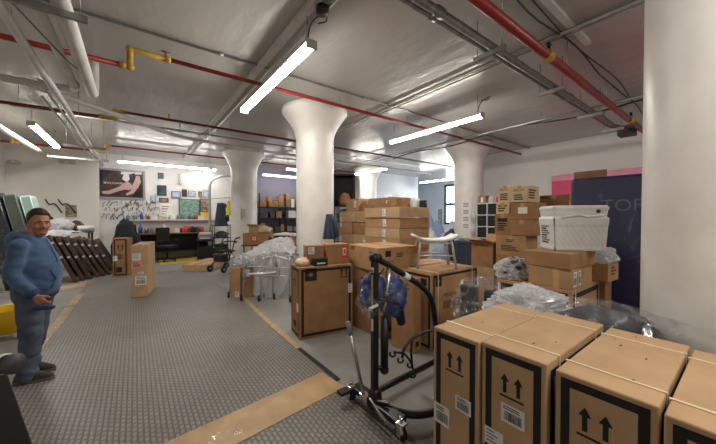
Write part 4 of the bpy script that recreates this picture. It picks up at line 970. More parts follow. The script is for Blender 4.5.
# ---- bin, cube shelf, papers
t = empty('waste_bin', 'dark blue plastic wheeled bin before the third column', 'bin', (7.1, 4.62, 0), math.radians(35))
b = MB(); b.T = Matrix.Identity(4)
secs = [((0, 0, .05), .2, .2), ((0, 0, .5), .25, .25), ((0, 0, .95), .28, .28)]
def rsq(r): 
    q = []
    for k in range(24):
        a = 2 * PI * k / 24; c_, s_ = math.cos(a), math.sin(a); f_ = (abs(c_) ** 5 + abs(s_) ** 5) ** (-.2); q.append((r * c_ * f_, r * s_ * f_))
    return q
vs = [(x, y, z) for r, z in ((.22, .04), (.25, .5), (.285, .98)) for x, y in rsq(r)]
b.add(vs, [(i * 24 + j, i * 24 + (j + 1) % 24, (i + 1) * 24 + (j + 1) % 24, (i + 1) * 24 + j) for i in range(2) for j in range(24)] + [tuple(range(24))], 'blue_bin', True); b.build('body', t)
b = MB(); vs = [(x, y, z) for r, z in ((.285, .97), (.315, .975), (.315, 1.03), (.2, 1.07)) for x, y in rsq(r)]
b.add(vs, [(i * 24 + j, i * 24 + (j + 1) % 24, (i + 1) * 24 + (j + 1) % 24, (i + 1) * 24 + j) for i in range(3) for j in range(24)] + [tuple(range(72, 96))], 'blue_bin'); b.build('lid', t)
for s in (-1, 1): 
    w = MB(); w.tube([(s * .24 - .02, .2, .08), (s * .24 + .02, .2, .08)], .08, 'rubber', 14); w.build('wheel', t)
t = empty('cube_shelf', 'white cube shelf with black fabric drawers against the wall', 'shelf', (8.2, 4.34, 0))
H6, Wd = 2.06, .68
f = MB(); f.box(0, .36, 0, .022, 0, H6, 'white_plastic'); f.box(0, .36, Wd - .022, Wd, 0, H6, 'white_plastic'); f.box(0, .36, Wd / 2 - .01, Wd / 2 + .01, .022, H6, 'white_plastic')
for k in range(7): f.box(0.001, .359, .022, Wd - .022, k * (H6 - .022) / 6, k * (H6 - .022) / 6 + .022, 'white_plastic')
f.box(.345, .355, .02, Wd - .02, 0, H6, 'black'); f.build('carcass', t)
for k in range(6):
    for s in range(2):
        d = MB(); y = .03 + s * .33; z = .025 + k * (H6 - .022) / 6; d.box(.03, .33, y, y + .29, z, z + .29, 'black_cloth'); d.tube([(.025, y + .1, z + .2), (.02, y + .145, z + .19), (.025, y + .19, z + .2)], .006, 'dark_grey', 6); d.build('drawer', t, bevel=.01)
carton('small brown carton with a white label on the cube shelf', (.2, .26, .22), (8.38, 4.88, 2.062), 0, 'card_dark', labels=[('-x', .13, .1, .07, .15, 'white')])
blob('white_bag', 'small pale bag on the cube shelf beside the brown carton', 'bag', (8.38, 4.65, 2.062), (.08, .09, .13), 'bag_white', 71, .4, 2.5, 3)
t = empty('spray_bottle', 'small red bottle on the cube shelf', 'bottle', (8.38, 4.44, 2.062))
b = MB(); b.lathe([(.0, 0), (.05, 0), (.055, .02), (.055, .14), (.02, .18), (.02, .2)], 'red', 14); b.build('body', t); b = MB(); b.lathe([(.024, .2), (.024, .23), (0, .235)], 'label', 12); b.build('cap', t)
for k, z in enumerate((1.72, 1.28)):
    o = blob('hanging_bag', ('upper', 'lower')[k] + ' white plastic bag hung on the side of the cube shelf', 'bag', (8.25, 5.14, z - .12), (.1, .08, .16), 'bag_white', 73 + k, .45, 2.5, 3)
    b = MB(); b.tube([(0, 0, .2), (.03, -.07, .34)], .006, 'white_plastic', 6); b.build('handle_loop', o)
pc = Vector((8.7, 5.6))
for k in range(4):
    a = math.radians(203); z = 2.05 - k * .22 - .12
    b = MB(); R_ = .452
    q = [(pc.x + R_ * math.cos(a + s), pc.y + R_ * math.sin(a + s)) for s in (-.27, -.13, 0, .13, .27)]
    for i in range(4): b.quad((*q[i], z), (*q[i + 1], z), (*q[i + 1], z + .2), (*q[i], z + .2), 'paper')
    R_ = .4535; q = [(pc.x + R_ * math.cos(a + s), pc.y + R_ * math.sin(a + s)) for s in (-.18, -.09, 0, .09, .18)]
    for i in range(4):
        for j in range(3): b.quad((*q[i], z + .04 + .05 * j), (*q[i + 1], z + .04 + .05 * j), (*q[i + 1], z + .06 + .05 * j), (*q[i], z + .06 + .05 * j), ('slate', 'pouch_blue', 'ink_soft')[j])
    tag(b.build('paper_notice'), ('topmost', 'second', 'third', 'lowest')[k] + ' paper notice taped down the third column', 'notice', 'paper notices on the third column')
# ---- clutter before the far window
rr = random.Random(5)
spots = [(431, 232, 9.5, 'bag_white', 'white bag heaped beyond the tower, beside the shower stool'), (438, 222, 10.6, 'bag_blue', 'pale blue bag heaped below the far window'), (428, 214, 10.2, 'bag_blue', 'pale blue bag highest on the heap beside the tower'),
         (446, 236, 9.4, 'bag_white', 'white bag at the front of the heap beside the blue bin'), (452, 225, 11, 'bag_white', 'white bag below the far window frame'), (441, 247, 8.6, 'bag_blue', 'pale blue bag low in the heap behind the shower stool'), (449, 233, 9.0, 'dark_grey', 'dark bag at the foot of the third column beside the heap'), (424, 245, 8.7, 'bag_white', 'white bag low beside the carton tower')]
for k, (px, py, t_, m, lab) in enumerate(spots):
    c = att(px, py, t_); blob('storage_bag', lab, 'bag', (c.x, c.y, 0.0), (.26, .26, max(.35, (c.z + .1) / 1.6)), m, 80 + k, .35, 2.2, 3, flat=.6)
t = empty('ladder', 'dark step ladder standing before the far window wall', 'ladder', (13.9, 10.75, 0), math.radians(50))
for s in (-1, 1):
    b = MB(); b.box(s * .27 - .02, s * .27 + .02, -.03, .03, 0, 2.1, 'dark_grey'); b.build('rail', t)
for k in range(6):
    b = MB(); b.box(-.25, .25, -.05, .05, .25 + k * .32, .28 + k * .32, 'dark_grey'); b.build('step', t)
# ---- things hung on and behind the flared column
t = empty('hanging_jacket', 'slate blue jacket hanging at the side of the flared column', 'jacket', (3.24, 5.31, 1.44), math.radians(-35))
def jf(u, v):
    x = (-.13 + .26 * u) * (.55 + .55 * (1 - v)); y = -.05 * math.sin(u * PI) - .03 * math.sin(u * 17) * (1 - v)
    return (x, y, .52 * v - .25)
b = MB(); b.grid(jf, 24, 20, 'slate'); o = b.build('jacket_body', t); o.modifiers.new('thickness', 'SOLIDIFY').thickness = .05
b = MB(); b.tube(rounded([(.02, -.02, .24), (.13, -.03, .1), (.16, -.02, -.2)], .1), [.04] * len(rounded([(.02, -.02, .24), (.13, -.03, .1), (.16, -.02, -.2)], .1)), 'slate', 8); b.build('sleeve', t)
b = MB(); b.tube([(0, 0, .3), (.0, .06, .3)], .01, 'steel'); b.build('hook', t)
# ================================================================ BACK OF THE ROOM
WY = 14.38
def wp(px, py): return onY(px, py, WY)
# framed poster
a, c = wp(97.5, 198.5), wp(145, 171); t = empty('framed_poster', 'large framed dark poster of a reclining figure on the tool wall', 'poster', ((a.x + c.x) / 2, YF, a.z))
W = (c.x - a.x) / 2; Hh = c.z - a.z
f = MB(); f.box(-W, W, -.05, 0, 0, .07, 'frame_grey'); f.box(-W, W, -.05, 0, Hh - .07, Hh, 'frame_grey'); f.box(-W, -W + .07, -.05, 0, .07, Hh - .07, 'frame_grey'); f.box(W - .07, W, -.05, 0, .07, Hh - .07, 'frame_grey'); f.build('picture_frame', t)
f = MB(); y = -.03; x0, x1, z0, z1 = -W + .07, W - .07, .07, Hh - .07
f.quad((x0, y, z0), (x1, y, z0), (x1, y, z1), (x0, y, z1), 'poster_dark')
def pp(pts, m, o): f.add([(x0 + (x1 - x0) * p[0], y - .0012 * o, z0 + (z1 - z0) * p[1]) for p in pts], [tuple(range(len(pts)))], m)
pp([(0, .55), (.25, .95), (.5, 1), (0, 1)], 'poster_black', 1); pp([(.72, .0), (1, 0), (1, .35), (.8, .2)], 'poster_black', 1)
pp([(.48, .88), (.97, .92), (.97, 1), (.48, .98)], 'poster_pale', 1)
pp([(.03, .2), (.2, .24), (.42, .4), (.62, .62), (.7, .55), (.76, .4), (.66, .28), (.56, .3), (.4, .22), (.2, .1), (.06, .12)], 'poster_flesh', 2)
pp([(.72, .42), (.78, .6), (.84, .86), (.92, .84), (.95, .62), (.88, .4), (.76, .16), (.6, .08), (.58, .14), (.7, .26)], 'poster_flesh', 3)
pp([(.5, .7), (.55, .92), (.66, .88), (.68, .68), (.6, .6)], 'poster_pale', 3); pp([(.66, .62), (.7, .9), (.8, .96), (.8, .75), (.74, .6)], 'poster_black', 4)
vs, fs = text_geo('BVLGARI', .11); f.add([(x0 + .1 + v[0] * 1.35, y - .008, z0 + Hh * .43 + v[1]) for v in vs], fs, 'poster_pale')
f.build('print', t)
# small pictures and signs on the wall
pics = [((158, 173), (163.5, 178.5), 'dark_art', 'small dark square picture high on the tool wall'), ((157, 185.5), (166.5, 195.5), 'dark_art', 'teal black picture of a lit window on the tool wall'), ((171.5, 191.5), (180.5, 198), 'blue_art', 'blue and white sign over the green board, nearest the poster'),
        ((182, 189.5), (187, 196.5), 'dark_grey', 'dark badge shaped plaque over the green board'), ((188.5, 191), (195.5, 196.5), 'blue_art', 'blue rectangular sign over the green board, beside the dark plaque'), ((198.5, 191.5), (202, 197), 'mixed_art', 'tiny tan print over the green board'), ((203, 190), (208.5, 197), 'blue_art', 'small grey blue print at the end over the green board'),
        ((159, 198), (168.5, 202), 'mixed_art', 'narrow tan sign under the teal black picture'), ((150.5, 196), (156, 202.5), 'blue_art', 'small blue leaflet beside the framed poster'),
        ((179, 199.5), (199.5, 218.5), 'teal_art', 'green and teal patterned board over the workbench shelf'), ((200, 199), (210, 212), 'mixed_art', 'colourful collage print beside the green board'), ((160, 204), (172, 217), 'paper', 'white notice sheet over the workbench shelf')]
for (p0, p1, m, lab) in pics:
    a, c = wp(p0[0], p1[1]), wp(p1[0], p0[1]); b = MB(); b.box(a.x, c.x, YF - .035, YF, a.z, c.z, 'dark_grey' if m != 'paper' else 'paper')
    e = .012 if c.x - a.x < .3 else .03
    b.box(a.x + e, c.x - e, YF - .039, YF - .0355, a.z + e, c.z - e, m)
    if m == 'paper':
        for k in range(4): b.box(a.x + .06, c.x - .1 - .05 * k, YF - .041, YF - .0395, c.z - .12 - .1 * k, c.z - .09 - .1 * k, 'ink_soft' if k % 2 else 'label_red')
    tag(b.build('wall_picture'), lab, 'picture')
a = wp(180, 179); b = MB(); b.lathe([(0, -.24), (.06, -.22), (.06, .18), (.03, .24), (0, .25)], 'white_plastic', 14, (a.x, YF - .065, a.z)); tag(b.build('dispenser'), 'white tubular dispenser on the wall above the green board', 'dispenser')
a, c = wp(200, 219), wp(210, 212.5); b = MB(); b.box(a.x, c.x, YF - .2, YF - .002, a.z, c.z, 'yellow'); tag(b.build('yellow_case', bevel=.02), 'small yellow case at the end of the workbench shelf', 'case')
# shelf above the bench
SZ = wp(160, 219.5).z
b = MB(); b.box(-.4, 2.9, YF - .3, YF - .001, SZ - .04, SZ, 'white_plastic'); tag(b.build('wall_shelf'), 'long white shelf above the workbench', 'shelf')
ITEM = [('bottle', 'white_plastic'), ('tin', 'red'), ('jar', 'grey_plastic'), ('box', 'card_pale'), ('bottle', 'blue_bag'), ('jar', 'label'), ('box', 'white_plastic'), ('tin', 'galv')]
ORD = ['first', 'second', 'third', 'fourth', 'fifth', 'sixth', 'seventh', 'eighth', 'ninth', 'tenth', 'eleventh', 'twelfth', 'thirteenth', 'fourteenth', 'fifteenth', 'sixteenth', 'seventeenth', 'eighteenth', 'nineteenth', 'twentieth']
COLN = {'white_plastic': 'white', 'red': 'red', 'grey_plastic': 'grey', 'card_pale': 'tan', 'blue_bag': 'blue', 'label': 'pale', 'galv': 'steel', 'black': 'black', 'dark_grey': 'dark grey', 'label_red': 'orange red'}
def small_item(kind, m, loc, s=1.):
    b = MB()
    if kind == 'bottle': b.lathe([(0, 0), (.05 * s, 0), (.05 * s, .15 * s), (.018 * s, .2 * s), (.018 * s, .25 * s), (0, .25 * s)], m, 12)
    elif kind == 'jar': b.lathe([(0, 0), (.07 * s, 0), (.075 * s, .02 * s), (.075 * s, .13 * s), (.06 * s, .15 * s), (.065 * s, .18 * s), (0, .18 * s)], m, 12)
    elif kind == 'tin': b.lathe([(0, 0), (.06 * s, 0), (.06 * s, .16 * s), (.055 * s, .165 * s), (0, .165 * s)], m, 14)
    else: b.box(-.1 * s, .1 * s, -.08 * s, .08 * s, 0, .14 * s, m)
    return b.build({'box': 'small_box'}.get(kind, kind), None, loc, bevel=.006 if kind == 'box' else 0)
for k in range(15):
    kd, m = ITEM[(k * 5 + 2) % 8]; x = -.2 + k * .205
    o = small_item(kd, m, (x, YF - .15 + .03 * math.sin(k * 2), SZ), .9 + .3 * ((k * 7) % 5) / 5)
    tag(o, '%s %s on the long white shelf, %s along from the poster end' % (COLN[m], kd, ORD[k]), kd, 'things on the long white shelf')
# hand tools hung on the wall
tools = []
def tool_mesh(kind):
    b = MB()
    if kind == 0:    # pliers
        b.tube([(-.07, 0, -.16), (-.035, 0, -.02), (.02, 0, .1)], .014, 'black', 6); b.tube([(.07, 0, -.16), (.035, 0, -.02), (-.02, 0, .1)], .014, 'black', 6); b.sphere((0, 0, .02), .03, 'dark_grey', 6)
    elif kind == 1:  # wrench
        b.tube([(0, 0, -.16), (0, 0, .1)], .014, 'dark_grey', 6); b.tube([(-.04, 0, .17), (-.045, 0, .12), (0, 0, .09), (.045, 0, .12), (.04, 0, .17)], .013, 'dark_grey', 6)
    elif kind == 2:  # hammer
        b.tube([(0, 0, -.18), (0, 0, .12)], .014, 'brown_wood', 6); b.tube([(-.08, 0, .13), (.07, 0, .13)], .026, 'black', 8)
    else:            # angled bracket
        b.tube(rounded([(-.08, 0, -.14), (-.08, 0, .04), (.08, 0, .14)], .04), .016, 'dark_grey', 6); b.sphere((-.08, 0, -.14), .028, 'black', 6)
    return b.mesh(('pliers', 'wrench', 'hammer', 'angle_bracket')[kind])
TM = [tool_mesh(k) for k in range(4)]; TN = ['pliers', 'wrench', 'hammer', 'angle_bracket']
rows = [(203, 'top row'), (209, 'second row'), (215.5, 'third row')]; rt = random.Random(9)
for r, (py, rn) in enumerate(rows):
    for k in range(17):
        px = 88 + k * 4.25 + rt.uniform(-.9, .9) + r * 1.2
        kd = rt.randrange(4); p = wp(px, py + rt.uniform(-1, 1))
        if px > 158 or p.x < -.95: continue
        o = bpy.data.objects.new(TN[kd], TM[kd]); COL.objects.link(o); o.location = (p.x, YF - .04, p.z); o.rotation_euler = (0, rt.uniform(-.6, .6), 0); s = rt.uniform(.5, .8); o.scale = (s, s, s)
        tag(o, 'small dark %s on the tool wall, %s below the poster, %s along' % (TN[kd].replace('_', ' '), rn, ORD[k]), 'hand tool', 'hand tools on the wall')
# wavy rails on the cream wall
for k, (p0, lab) in enumerate((((45, 199), 'wavy black cane hung on the cream wall, nearer the corner'), ((58, 199), 'wavy black cane hung on the cream wall, nearer the tool wall'))):
    P = [onY(p0[0] + dx, p0[1] + dy, 13.85) for dx, dy in ((0, 0), (4, 6), (9, 4), (13, 8), (17, 14))]
    b = MB(); b.tube(rounded(P, .15), .018, 'black', 8); o = tag(b.build('walking_cane'), lab, 'cane')
    h = MB(); h.tube([P[1], P[1] + Vector((0, .05, 0))], .015, 'galv', 6); h.build('wall_hook', o)
p = onY(71, 211, 13.86)
b = MB(); b.box(p.x - .14, p.x + .14, 13.87, 13.899, p.z - .2, p.z + .2, 'mixed_art'); tag(b.build('wall_picture'), 'small faded print on the cream wall below the canes', 'picture')
p = onY(91, 168, 14.3); t = empty('wall_camera', 'small dark bracket lamp on the wall beside the poster corner', 'wall lamp', (p.x, YF, p.z))
b = MB(); b.tube([(0, 0, 0), (0, -.12, 0)], .02, 'black'); b.build('arm', t); b = MB(); b.sphere((0, -.16, -.02), (.08, .09, .07), 'dark_grey', 8); b.build('housing', t)
# ---- workbench and chair
t = empty('workbench', 'black workbench against the tool wall on the yellow floor', 'workbench', (1.2, 13.95, 0.01))
b = MB(); b.box(-1.35, 1.3, -.4, .4, .97, 1.02, 'wood_top'); b.build('top', t, bevel=.008)
b = MB(); b.box(-1.33, 1.28, .36, .39, .25, .97, 'black'); b.build('back_panel', t)
for x in (-1.3, 1.25):
    b = MB(); b.box(x - .03, x + .03, -.38, .36, 0, .97, 'black'); b.build('side_panel', t)
b = MB(); b.box(-1.27, 1.22, -.36, .36, .3, .34, 'black'); b.build('lower_shelf', t)
BT = 1.03
for k in range(13):
    kd, m = ITEM[(k * 3 + 1) % 8]; x = -.02 + k * .19
    if k > 8: kd, m = 'jar', ('label_red', 'black', 'dark_grey', 'label_red')[k - 9]
    o = small_item(kd, m, (x, 13.95 + .12 * math.sin(k * 1.7), BT), 1.1 + .4 * ((k * 3) % 4) / 4)
    tag(o, '%s %s on the workbench top, %s from the draped end' % (COLN[m], kd, ORD[k]), kd, 'things on the workbench')
t = empty('office_chair', 'black office chair on a star base at the workbench', 'chair', (.95, 13.05, .012), math.radians(30))
for k in range(5):
    a = k * 2 * PI / 5; b = MB(); b.tube([(0, 0, .1), (.3 * math.cos(a), .3 * math.sin(a), .07)], [.03, .018], 'black', 8); l_ = b.build('base_leg', t)
    w = MB(); w.sphere((.3 * math.cos(a), .3 * math.sin(a), .031), .031, 'rubber', 8); w.build('castor', l_)
b = MB(); b.tube([(0, 0, .09), (0, 0, .5)], .03, 'black', 10); b.build('gas_post', t)
b = MB(); b.box(-.26, .26, -.25, .25, .5, .6, 'black_cloth'); b.build('seat', t, bevel=.04, seg=3)
b = MB(); b.box(-.25, .25, .2, .28, .68, 1.25, 'black_cloth'); b.build('backrest', t, bevel=.04, seg=3)
b = MB(); b.tube([(0, .2, .54), (0, .3, .6), (0, .3, .75)], .025, 'black', 8); b.build('back_support', t)
for s in (-1, 1):
    b = MB(); b.tube(rounded([(s * .26, .1, .54), (s * .32, .1, .56), (s * .32, .1, .76), (s * .32, -.14, .77)], .05), .02, 'black', 8); b.build('armrest', t)
o = blob('black_cover', 'dark grey cover draped over equipment beside the workbench', 'cover', (-.22, 12.6, .0), (.38, .34, .98), 'black_cloth', 91, .5, 1.6, 4, flat=.55)
# ---- black rollators by the second column
def rollator(label, loc, rz):
    t = empty('rollator', label, 'rollator', loc, rz, 'black rollators')
    for s in (-1, 1):
        b = MB(); b.tube(rounded([(s * .27, -.3, .1), (s * .25, .05, .62), (s * .25, .16, .98), (s * .25, .3, 1.0)], .08), .016, 'black_metal', 8); b.tube([(s * .27, .3, .1), (s * .25, .02, .6)], .016, 'black_metal', 8); b.build('side_frame', t)
        for y in (-.3, .3):
            w = MB(); w.tube([(s * .28 - .016, y, .1), (s * .28 + .016, y, .1)], .1, 'rubber', 18); w.tube([(s * .28 - .02, y, .1), (s * .28 + .02, y, .1)], .045, 'grey_plastic', 12); w.build('wheel', t)
        g = MB(); g.tube([(s * .25, .22, .99), (s * .25, .36, 1.0)], .022, 'rubber', 8); g.build('hand_grip', t)
    b = MB(); b.box(-.24, .24, -.12, .18, .58, .63, 'black_cloth'); b.build('seat', t, bevel=.015)
    b = MB(); b.box(-.2, .2, -.26, -.06, .3, .52, 'black_cloth'); b.build('basket', t, bevel=.03)
    b = MB(); b.tube(rounded([(-.25, .16, .86), (-.2, .32, .88), (.2, .32, .88), (.25, .16, .86)], .1), .02, 'black', 8); b.build('back_bar', t)
    return t
R0 = rollator('black rollator with thick wheels beside the long flat carton', (2.2, 9.75, 0), math.radians(-60))
dup(R0, (2.55, 12.05, 0), math.radians(-25), 'black rollator standing behind the one by the flat carton')
t = empty('office_printer', 'grey desktop printer on the black stand near the rollators', 'printer', (2.2, 12.95, .76), math.radians(-10))
b = MB(); b.box(-.24, .24, -.2, .2, 0, .22, 'grey_plastic'); b.build('body', t, bevel=.03, seg=3)
b = MB(); b.box(-.2, .2, -.17, .15, .22, .28, 'white_plastic'); b.build('scanner_lid', t, bevel=.01)
b = MB(); b.box(-.16, .16, -.34, -.2, .06, .08, 'label'); b.build('paper_tray', t)
t = empty('equipment_stand', 'black equipment stand under the grey printer', 'stand', (2.2, 12.95, .01), math.radians(-10))
b = MB(); b.box(-.28, .28, -.24, .24, .7, .745, 'black'); b.build('top', t)
b = MB(); b.box(-.26, .26, -.22, .22, .05, .5, 'black'); b.build('cabinet', t, bevel=.01)
for sx in (-.26, .26):
    for sy in (-.22, .22):
        b = MB(); b.box(sx - .015, sx + .015, sy - .015, sy + .015, 0, .7, 'black'); b.build('leg', t)
b = MB()
t = empty('wire_rack', 'black wire rack beside the second column holding folded goods', 'rack', (2.85, 13.2, 0))
for x in (-.3, .3):
    for y in (-.2, .2):
        b = MB(); b.tube([(x, y, 0), (x, y, 1.35)], .016, 'black', 8); b.build('post', t)
for z in (.3, .8, 1.3):
    b = MB(); b.box(-.31, .31, -.21, .21, z - .015, z + .01, 'black'); b.build('shelf', t)
for k, (z, lab, m) in enumerate(((.311, 'black pouch on the lowest shelf of the wire rack', 'black_cloth'), (.811, 'dark folded pouch on the middle shelf of the wire rack', 'dark_grey'))):
    blob('folded_pouch', lab, 'pouch', (2.85, 13.2, z), (.24, .16, .17), m, 95 + k, .3, 2, 3)
# clothes near the second column
def hanging(name, label, cat, p, w, h, m, seed):
    t = empty(name, label, cat, p)
    def f(u, v):
        x = (-w + 2 * w * u) * (.6 + .5 * (1 - v)); return (x, -.06 * math.sin(u * PI) + .03 * math.sin(u * 14 + seed) * (1 - v), -h + h * v)
    b = MB(); b.grid(f, 24, 18, m); o = b.build('garment', t); o.modifiers.new('thickness', 'SOLIDIFY').thickness = .04
    s = MB(); s.tube(rounded([(w * .5, -.03, -.05), (w * 1.05, -.03, -.2), (w * 1.1, -.02, -h * .8)], .1), .05, m, 8); s.build('sleeve', t)
    k = MB(); k.tube(rounded([(-w * .6, 0, -.03), (0, 0, .06), (w * .6, 0, -.03)], .05), .008, 'steel', 6); k.tube(rounded([(0, 0, .05), (0, 0, .12), (.03, 0, .14)], .02), .005, 'steel', 6); k.build('hanger', t)
    return t
p = att(221, 203, 12.2); hanging('hanging_coat', 'grey coat hanging beside the yellow vest near the second column', 'coat', p, .24, .95, 'slate', 1)
p = att(229.5, 201, 11.6); hanging('safety_vest', 'bright yellow safety vest hanging beside the second column', 'vest', p, .13, .55, 'yellow_vest', 2)
b = MB(); a_ = att(212, 201, 12.4); c_ = att(234, 200, 11.4); b.tube([a_ + Vector((0, 0, .1)), c_ + Vector((0, 0, .1))], .015, 'steel', 8); tag(b.build('clothes_rail'), 'thin steel clothes rail carrying the coat and vest', 'rail')
# notices and switch box on the second column
for k, (px, py, w_, h_, m, lab) in enumerate(((237, 214, .16, .4, 'paper', 'white paper taped on the second column nearest the vest'), (243.5, 213, .12, .3, 'exit_face', 'cream switch box on the second column'))):
    p = att(px, py, 10.3); d_ = (Vector((p.x, p.y)) - Vector((3.2, 11.2))).normalized(); q = Vector((3.2, 11.2)) + d_ * .47
    b = MB(); b.box(-w_ / 2, w_ / 2, -.03, .015, -h_ / 2, h_ / 2, m); o = b.build(('notice', 'switch_box')[k], None, (q.x, q.y, p.z), math.atan2(d_.x, -d_.y)); tag(o, lab, ('notice', 'switch box')[k])
# ---- tables of cartons in the middle distance
def folding_table(label, loc, rz, w, d, h):
    t = empty('work_table', label, 'table', loc, rz)
    b = MB(); b.box(-w / 2, w / 2, -d / 2, d / 2, h - .04, h, 'wood_top'); b.build('top', t, bevel=.006)
    for sx in (-1, 1):
        for sy in (-1, 1):
            b = MB(); b.tube([(sx * (w / 2 - .06), sy * (d / 2 - .06), 0), (sx * (w / 2 - .06), sy * (d / 2 - .06), h - .04)], .02, 'dark_grey', 8); b.build('leg', t)
    return t
folding_table('work table with open cartons between the second and flared columns', (3.7, 9.2, 0), math.radians(-37), 2.1, .8, .78)
Rt = Matrix.Translation((3.7, 9.2, 0)) @ Matrix.Rotation(math.radians(-37), 4, 'Z')
def ont(x, y): v = Rt @ Vector((x, y, 0)); return (v.x, v.y, .782)
carton('carton with a red sticker on the work table, nearest the mat', (.8, .5, .36), ont(-.62, -.1), math.radians(-37), 'card_dark', labels=[('-y', .36, .2, .16, .16, 'red')], tape='x')
carton('open brown carton on the work table before the storage shelves', (.5, .4, .2), ont(.15, -.05), math.radians(-30), 'card_red', flaps=True)
carton('flat brown carton at the far end of the work table', (.55, .4, .12), ont(.72, .0), math.radians(-37), 'card', tape='x')
v = ont(-.72, .0); carton('small open carton on the red stickered carton', (.34, .3, .2), (v[0], v[1], 1.144), math.radians(-50), 'card', flaps=True)
v = ont(-.4, -.12); blob('crumpled_paper', 'crumpled brown paper on the red stickered carton', 'paper', (v[0], v[1], 1.144), (.2, .16, .14), 'card_pale', 101, .5, 2, 3)
v = ont(.2, .0); blob('white_cloth', 'white cloth heap on the open carton of the work table', 'cloth', (v[0], v[1], .99), (.4, .26, .1), 'paper', 102, .5, 2.5, 4)
# ---- dark storage shelving against the purple grey wall
SX0, SX1, SYF = 4.55, 8.3, 13.55
t = empty('storage_shelving', 'black storage shelving along the purple grey wall', 'shelving', ((SX0 + SX1) / 2, 13.9, 0)); hw = (SX1 - SX0) / 2
for x in (-hw, -hw / 3, hw / 3, hw):
    for y in (-.32, .32):
        b = MB(); b.box(x - .025, x + .025, y - .025, y + .025, 0, 2.75, 'black_metal'); b.build('upright', t)
shz = (.25, .95, 1.6, 2.12)
for z in shz:
    b = MB(); b.box(-hw - .02, hw + .02, -.34, .34, z - .05, z, 'black_metal'); b.build('shelf', t)
ra = random.Random(21)
SN = ['lowest', 'second', 'third', 'top']
for si, z in enumerate(shz):
    x = SX0 + .06; n = 0
    while x < SX1 - .3:
        w_ = ra.uniform(.16, .4); h_ = ra.uniform(.14, .36) if si < 3 else ra.uniform(.24, .48)
        if x + w_ > SX1 - .05: break
        if abs((x + w_ / 2) - 5.8) < .02: x += .05
        m = ra.choice(['card_dark', 'card_dark', 'card_red', 'dark_grey', 'grey_plastic', 'white_plastic'] if si != 3 else ['card_dark', 'card_dark', 'card_red', 'card_dark', 'dark_grey', 'white_plastic'])
        cn = {'card': 'brown', 'card_dark': 'dark brown', 'card_red': 'reddish brown', 'dark_grey': 'dark grey', 'grey_plastic': 'grey', 'white_plastic': 'white'}[m]
        carton('%s box on the %s storage shelf, %s from the second column' % (cn, SN[si], ORD[n]), (w_, .5, h_), (x + w_ / 2, 13.86 + ra.uniform(-.04, .04), z + .001), 0, m, group='boxes on the storage shelving', tape='y' if m.startswith('card') else None)
        if si == 3 and n in (1, 3, 4, 6):
            carton('small brown box perched on the top storage shelf box, %s from the second column' % ORD[n], (w_ * .8, .4, .22), (x + w_ / 2, 13.86, z + h_ + .002), 0, 'card', group='boxes on the storage shelving', tape='y')
        x += w_ + ra.uniform(.02, .1); n += 1
# black rack and bits between flared column and the labelled cartons
t = empty('storage_rack', 'tall black rack behind the labelled cartons beside the flared column', 'rack', (5.0, 7.35, 0), math.radians(-35))
for s in (-1, 1):
    b = MB(); b.box(s * .3 - .03, s * .3 + .03, -.22, .22, 0, 2.9, 'black'); b.build('side_panel', t)
for z in (.3, .9, 1.5, 1.95, 2.86):
    b = MB(); b.box(-.27, .27, -.22, .22, z, z + .04, 'black'); b.build('shelf', t)
b = MB(); b.box(-.27, .27, .2, .22, 1.99, 2.86, 'black'); b.build('back_panel', t)
blob('brown_bag', 'brown paper bag on the tall black rack', 'bag', (4.98, 7.3, 1.993), (.2, .18, .25), 'card_dark', 111, .3, 2, 3)
blob('green_bag', 'green plastic bag on the tall black rack below the brown bag', 'bag', (4.98, 7.3, 1.543), (.22, .2, .22), 'green', 112, .35, 2.2, 3)
# ================================================================ LEFT SIDE
# ---- mattresses leaning in a line, seen on their ends
def leaning(label, x, y, th, dep, h, tilt, m, film=False):
    t = empty('leaning_mattress', label, 'mattress', (x, y, 0), rot=(0, math.radians(-tilt), 0))
    b = MB(); b.box(-th, 0, 0, dep, 0, h, m); b.build('mattress', t, bevel=.04, seg=3)
    p = MB()
    q = [(-th, -.002), (0, -.002)]
    for xx in (-th + .02, -.02):
        p.tube([(xx, .0, .03), (xx, .0, h - .03)], .012, m, 6)
    p.build('piping', t)
    if film:
        f = MB(); f.grid(lambda u, v: (-th - .02 + (th + .04) * u, -.015 - .03 * abs(noise.noise(Vector((u * 4, v * 12, 1)))), .02 + (h + .03) * v), 14, 60, 'film_thin'); f.build('film_wrap', t)
    return t
leaning('pale mint mattress leaning nearest the bed boards behind the man', -1.5, 10.05, .2, .5, 2.2, 11, 'mint')
leaning('grey green mattress leaning between the mint and navy mattresses', -1.72, 10.0, .22, .5, 2.22, 11, 'moss')
leaning('dark navy film wrapped mattress leaning nearest the corner', -1.97, 9.95, .34, .5, 2.25, 11, 'navy_dark', True)
# ---- bed end boards in wrap, tilted one after another
def bed_board(label, x, y, h, tilt, k):
    t = empty('bed_end_board', label, 'bed board', (x, y, 0), rot=(0, math.radians(-tilt), math.radians(3 * (k % 3) - 3)), group='bed end boards leaning in a line')
    f = MB(); f.box(-.035, .035, 0, .07, 0, h, 'brown_wood'); f.box(-.035, .035, .83, .9, 0, h, 'brown_wood'); f.box(-.035, .035, .07, .83, h - .12, h, 'brown_wood'); f.box(-.035, .035, .07, .83, .1, .2, 'brown_wood'); f.build('frame', t, bevel=.008)
    p = MB(); p.box(-.02, .02, .07, .83, .2, h - .12, 'brown_wood' if k % 2 else 'black'); p.build('panel', t)
    w = MB()
    w.grid(lambda u, v: (-.06 + .12 * u, -.012 - .02 * abs(noise.noise(Vector((u * 3, v * 9, k)))), .02 + (h - .02) * v), 8, 40, 'film_thin'); w.build('film_wrap', t)
    for z in (.55, .85): 
        s = MB(); s.box(-.03, .03, -.004, -.001, h * z - .03, h * z + .02, 'label'); s.build('sticker', t)
    return t
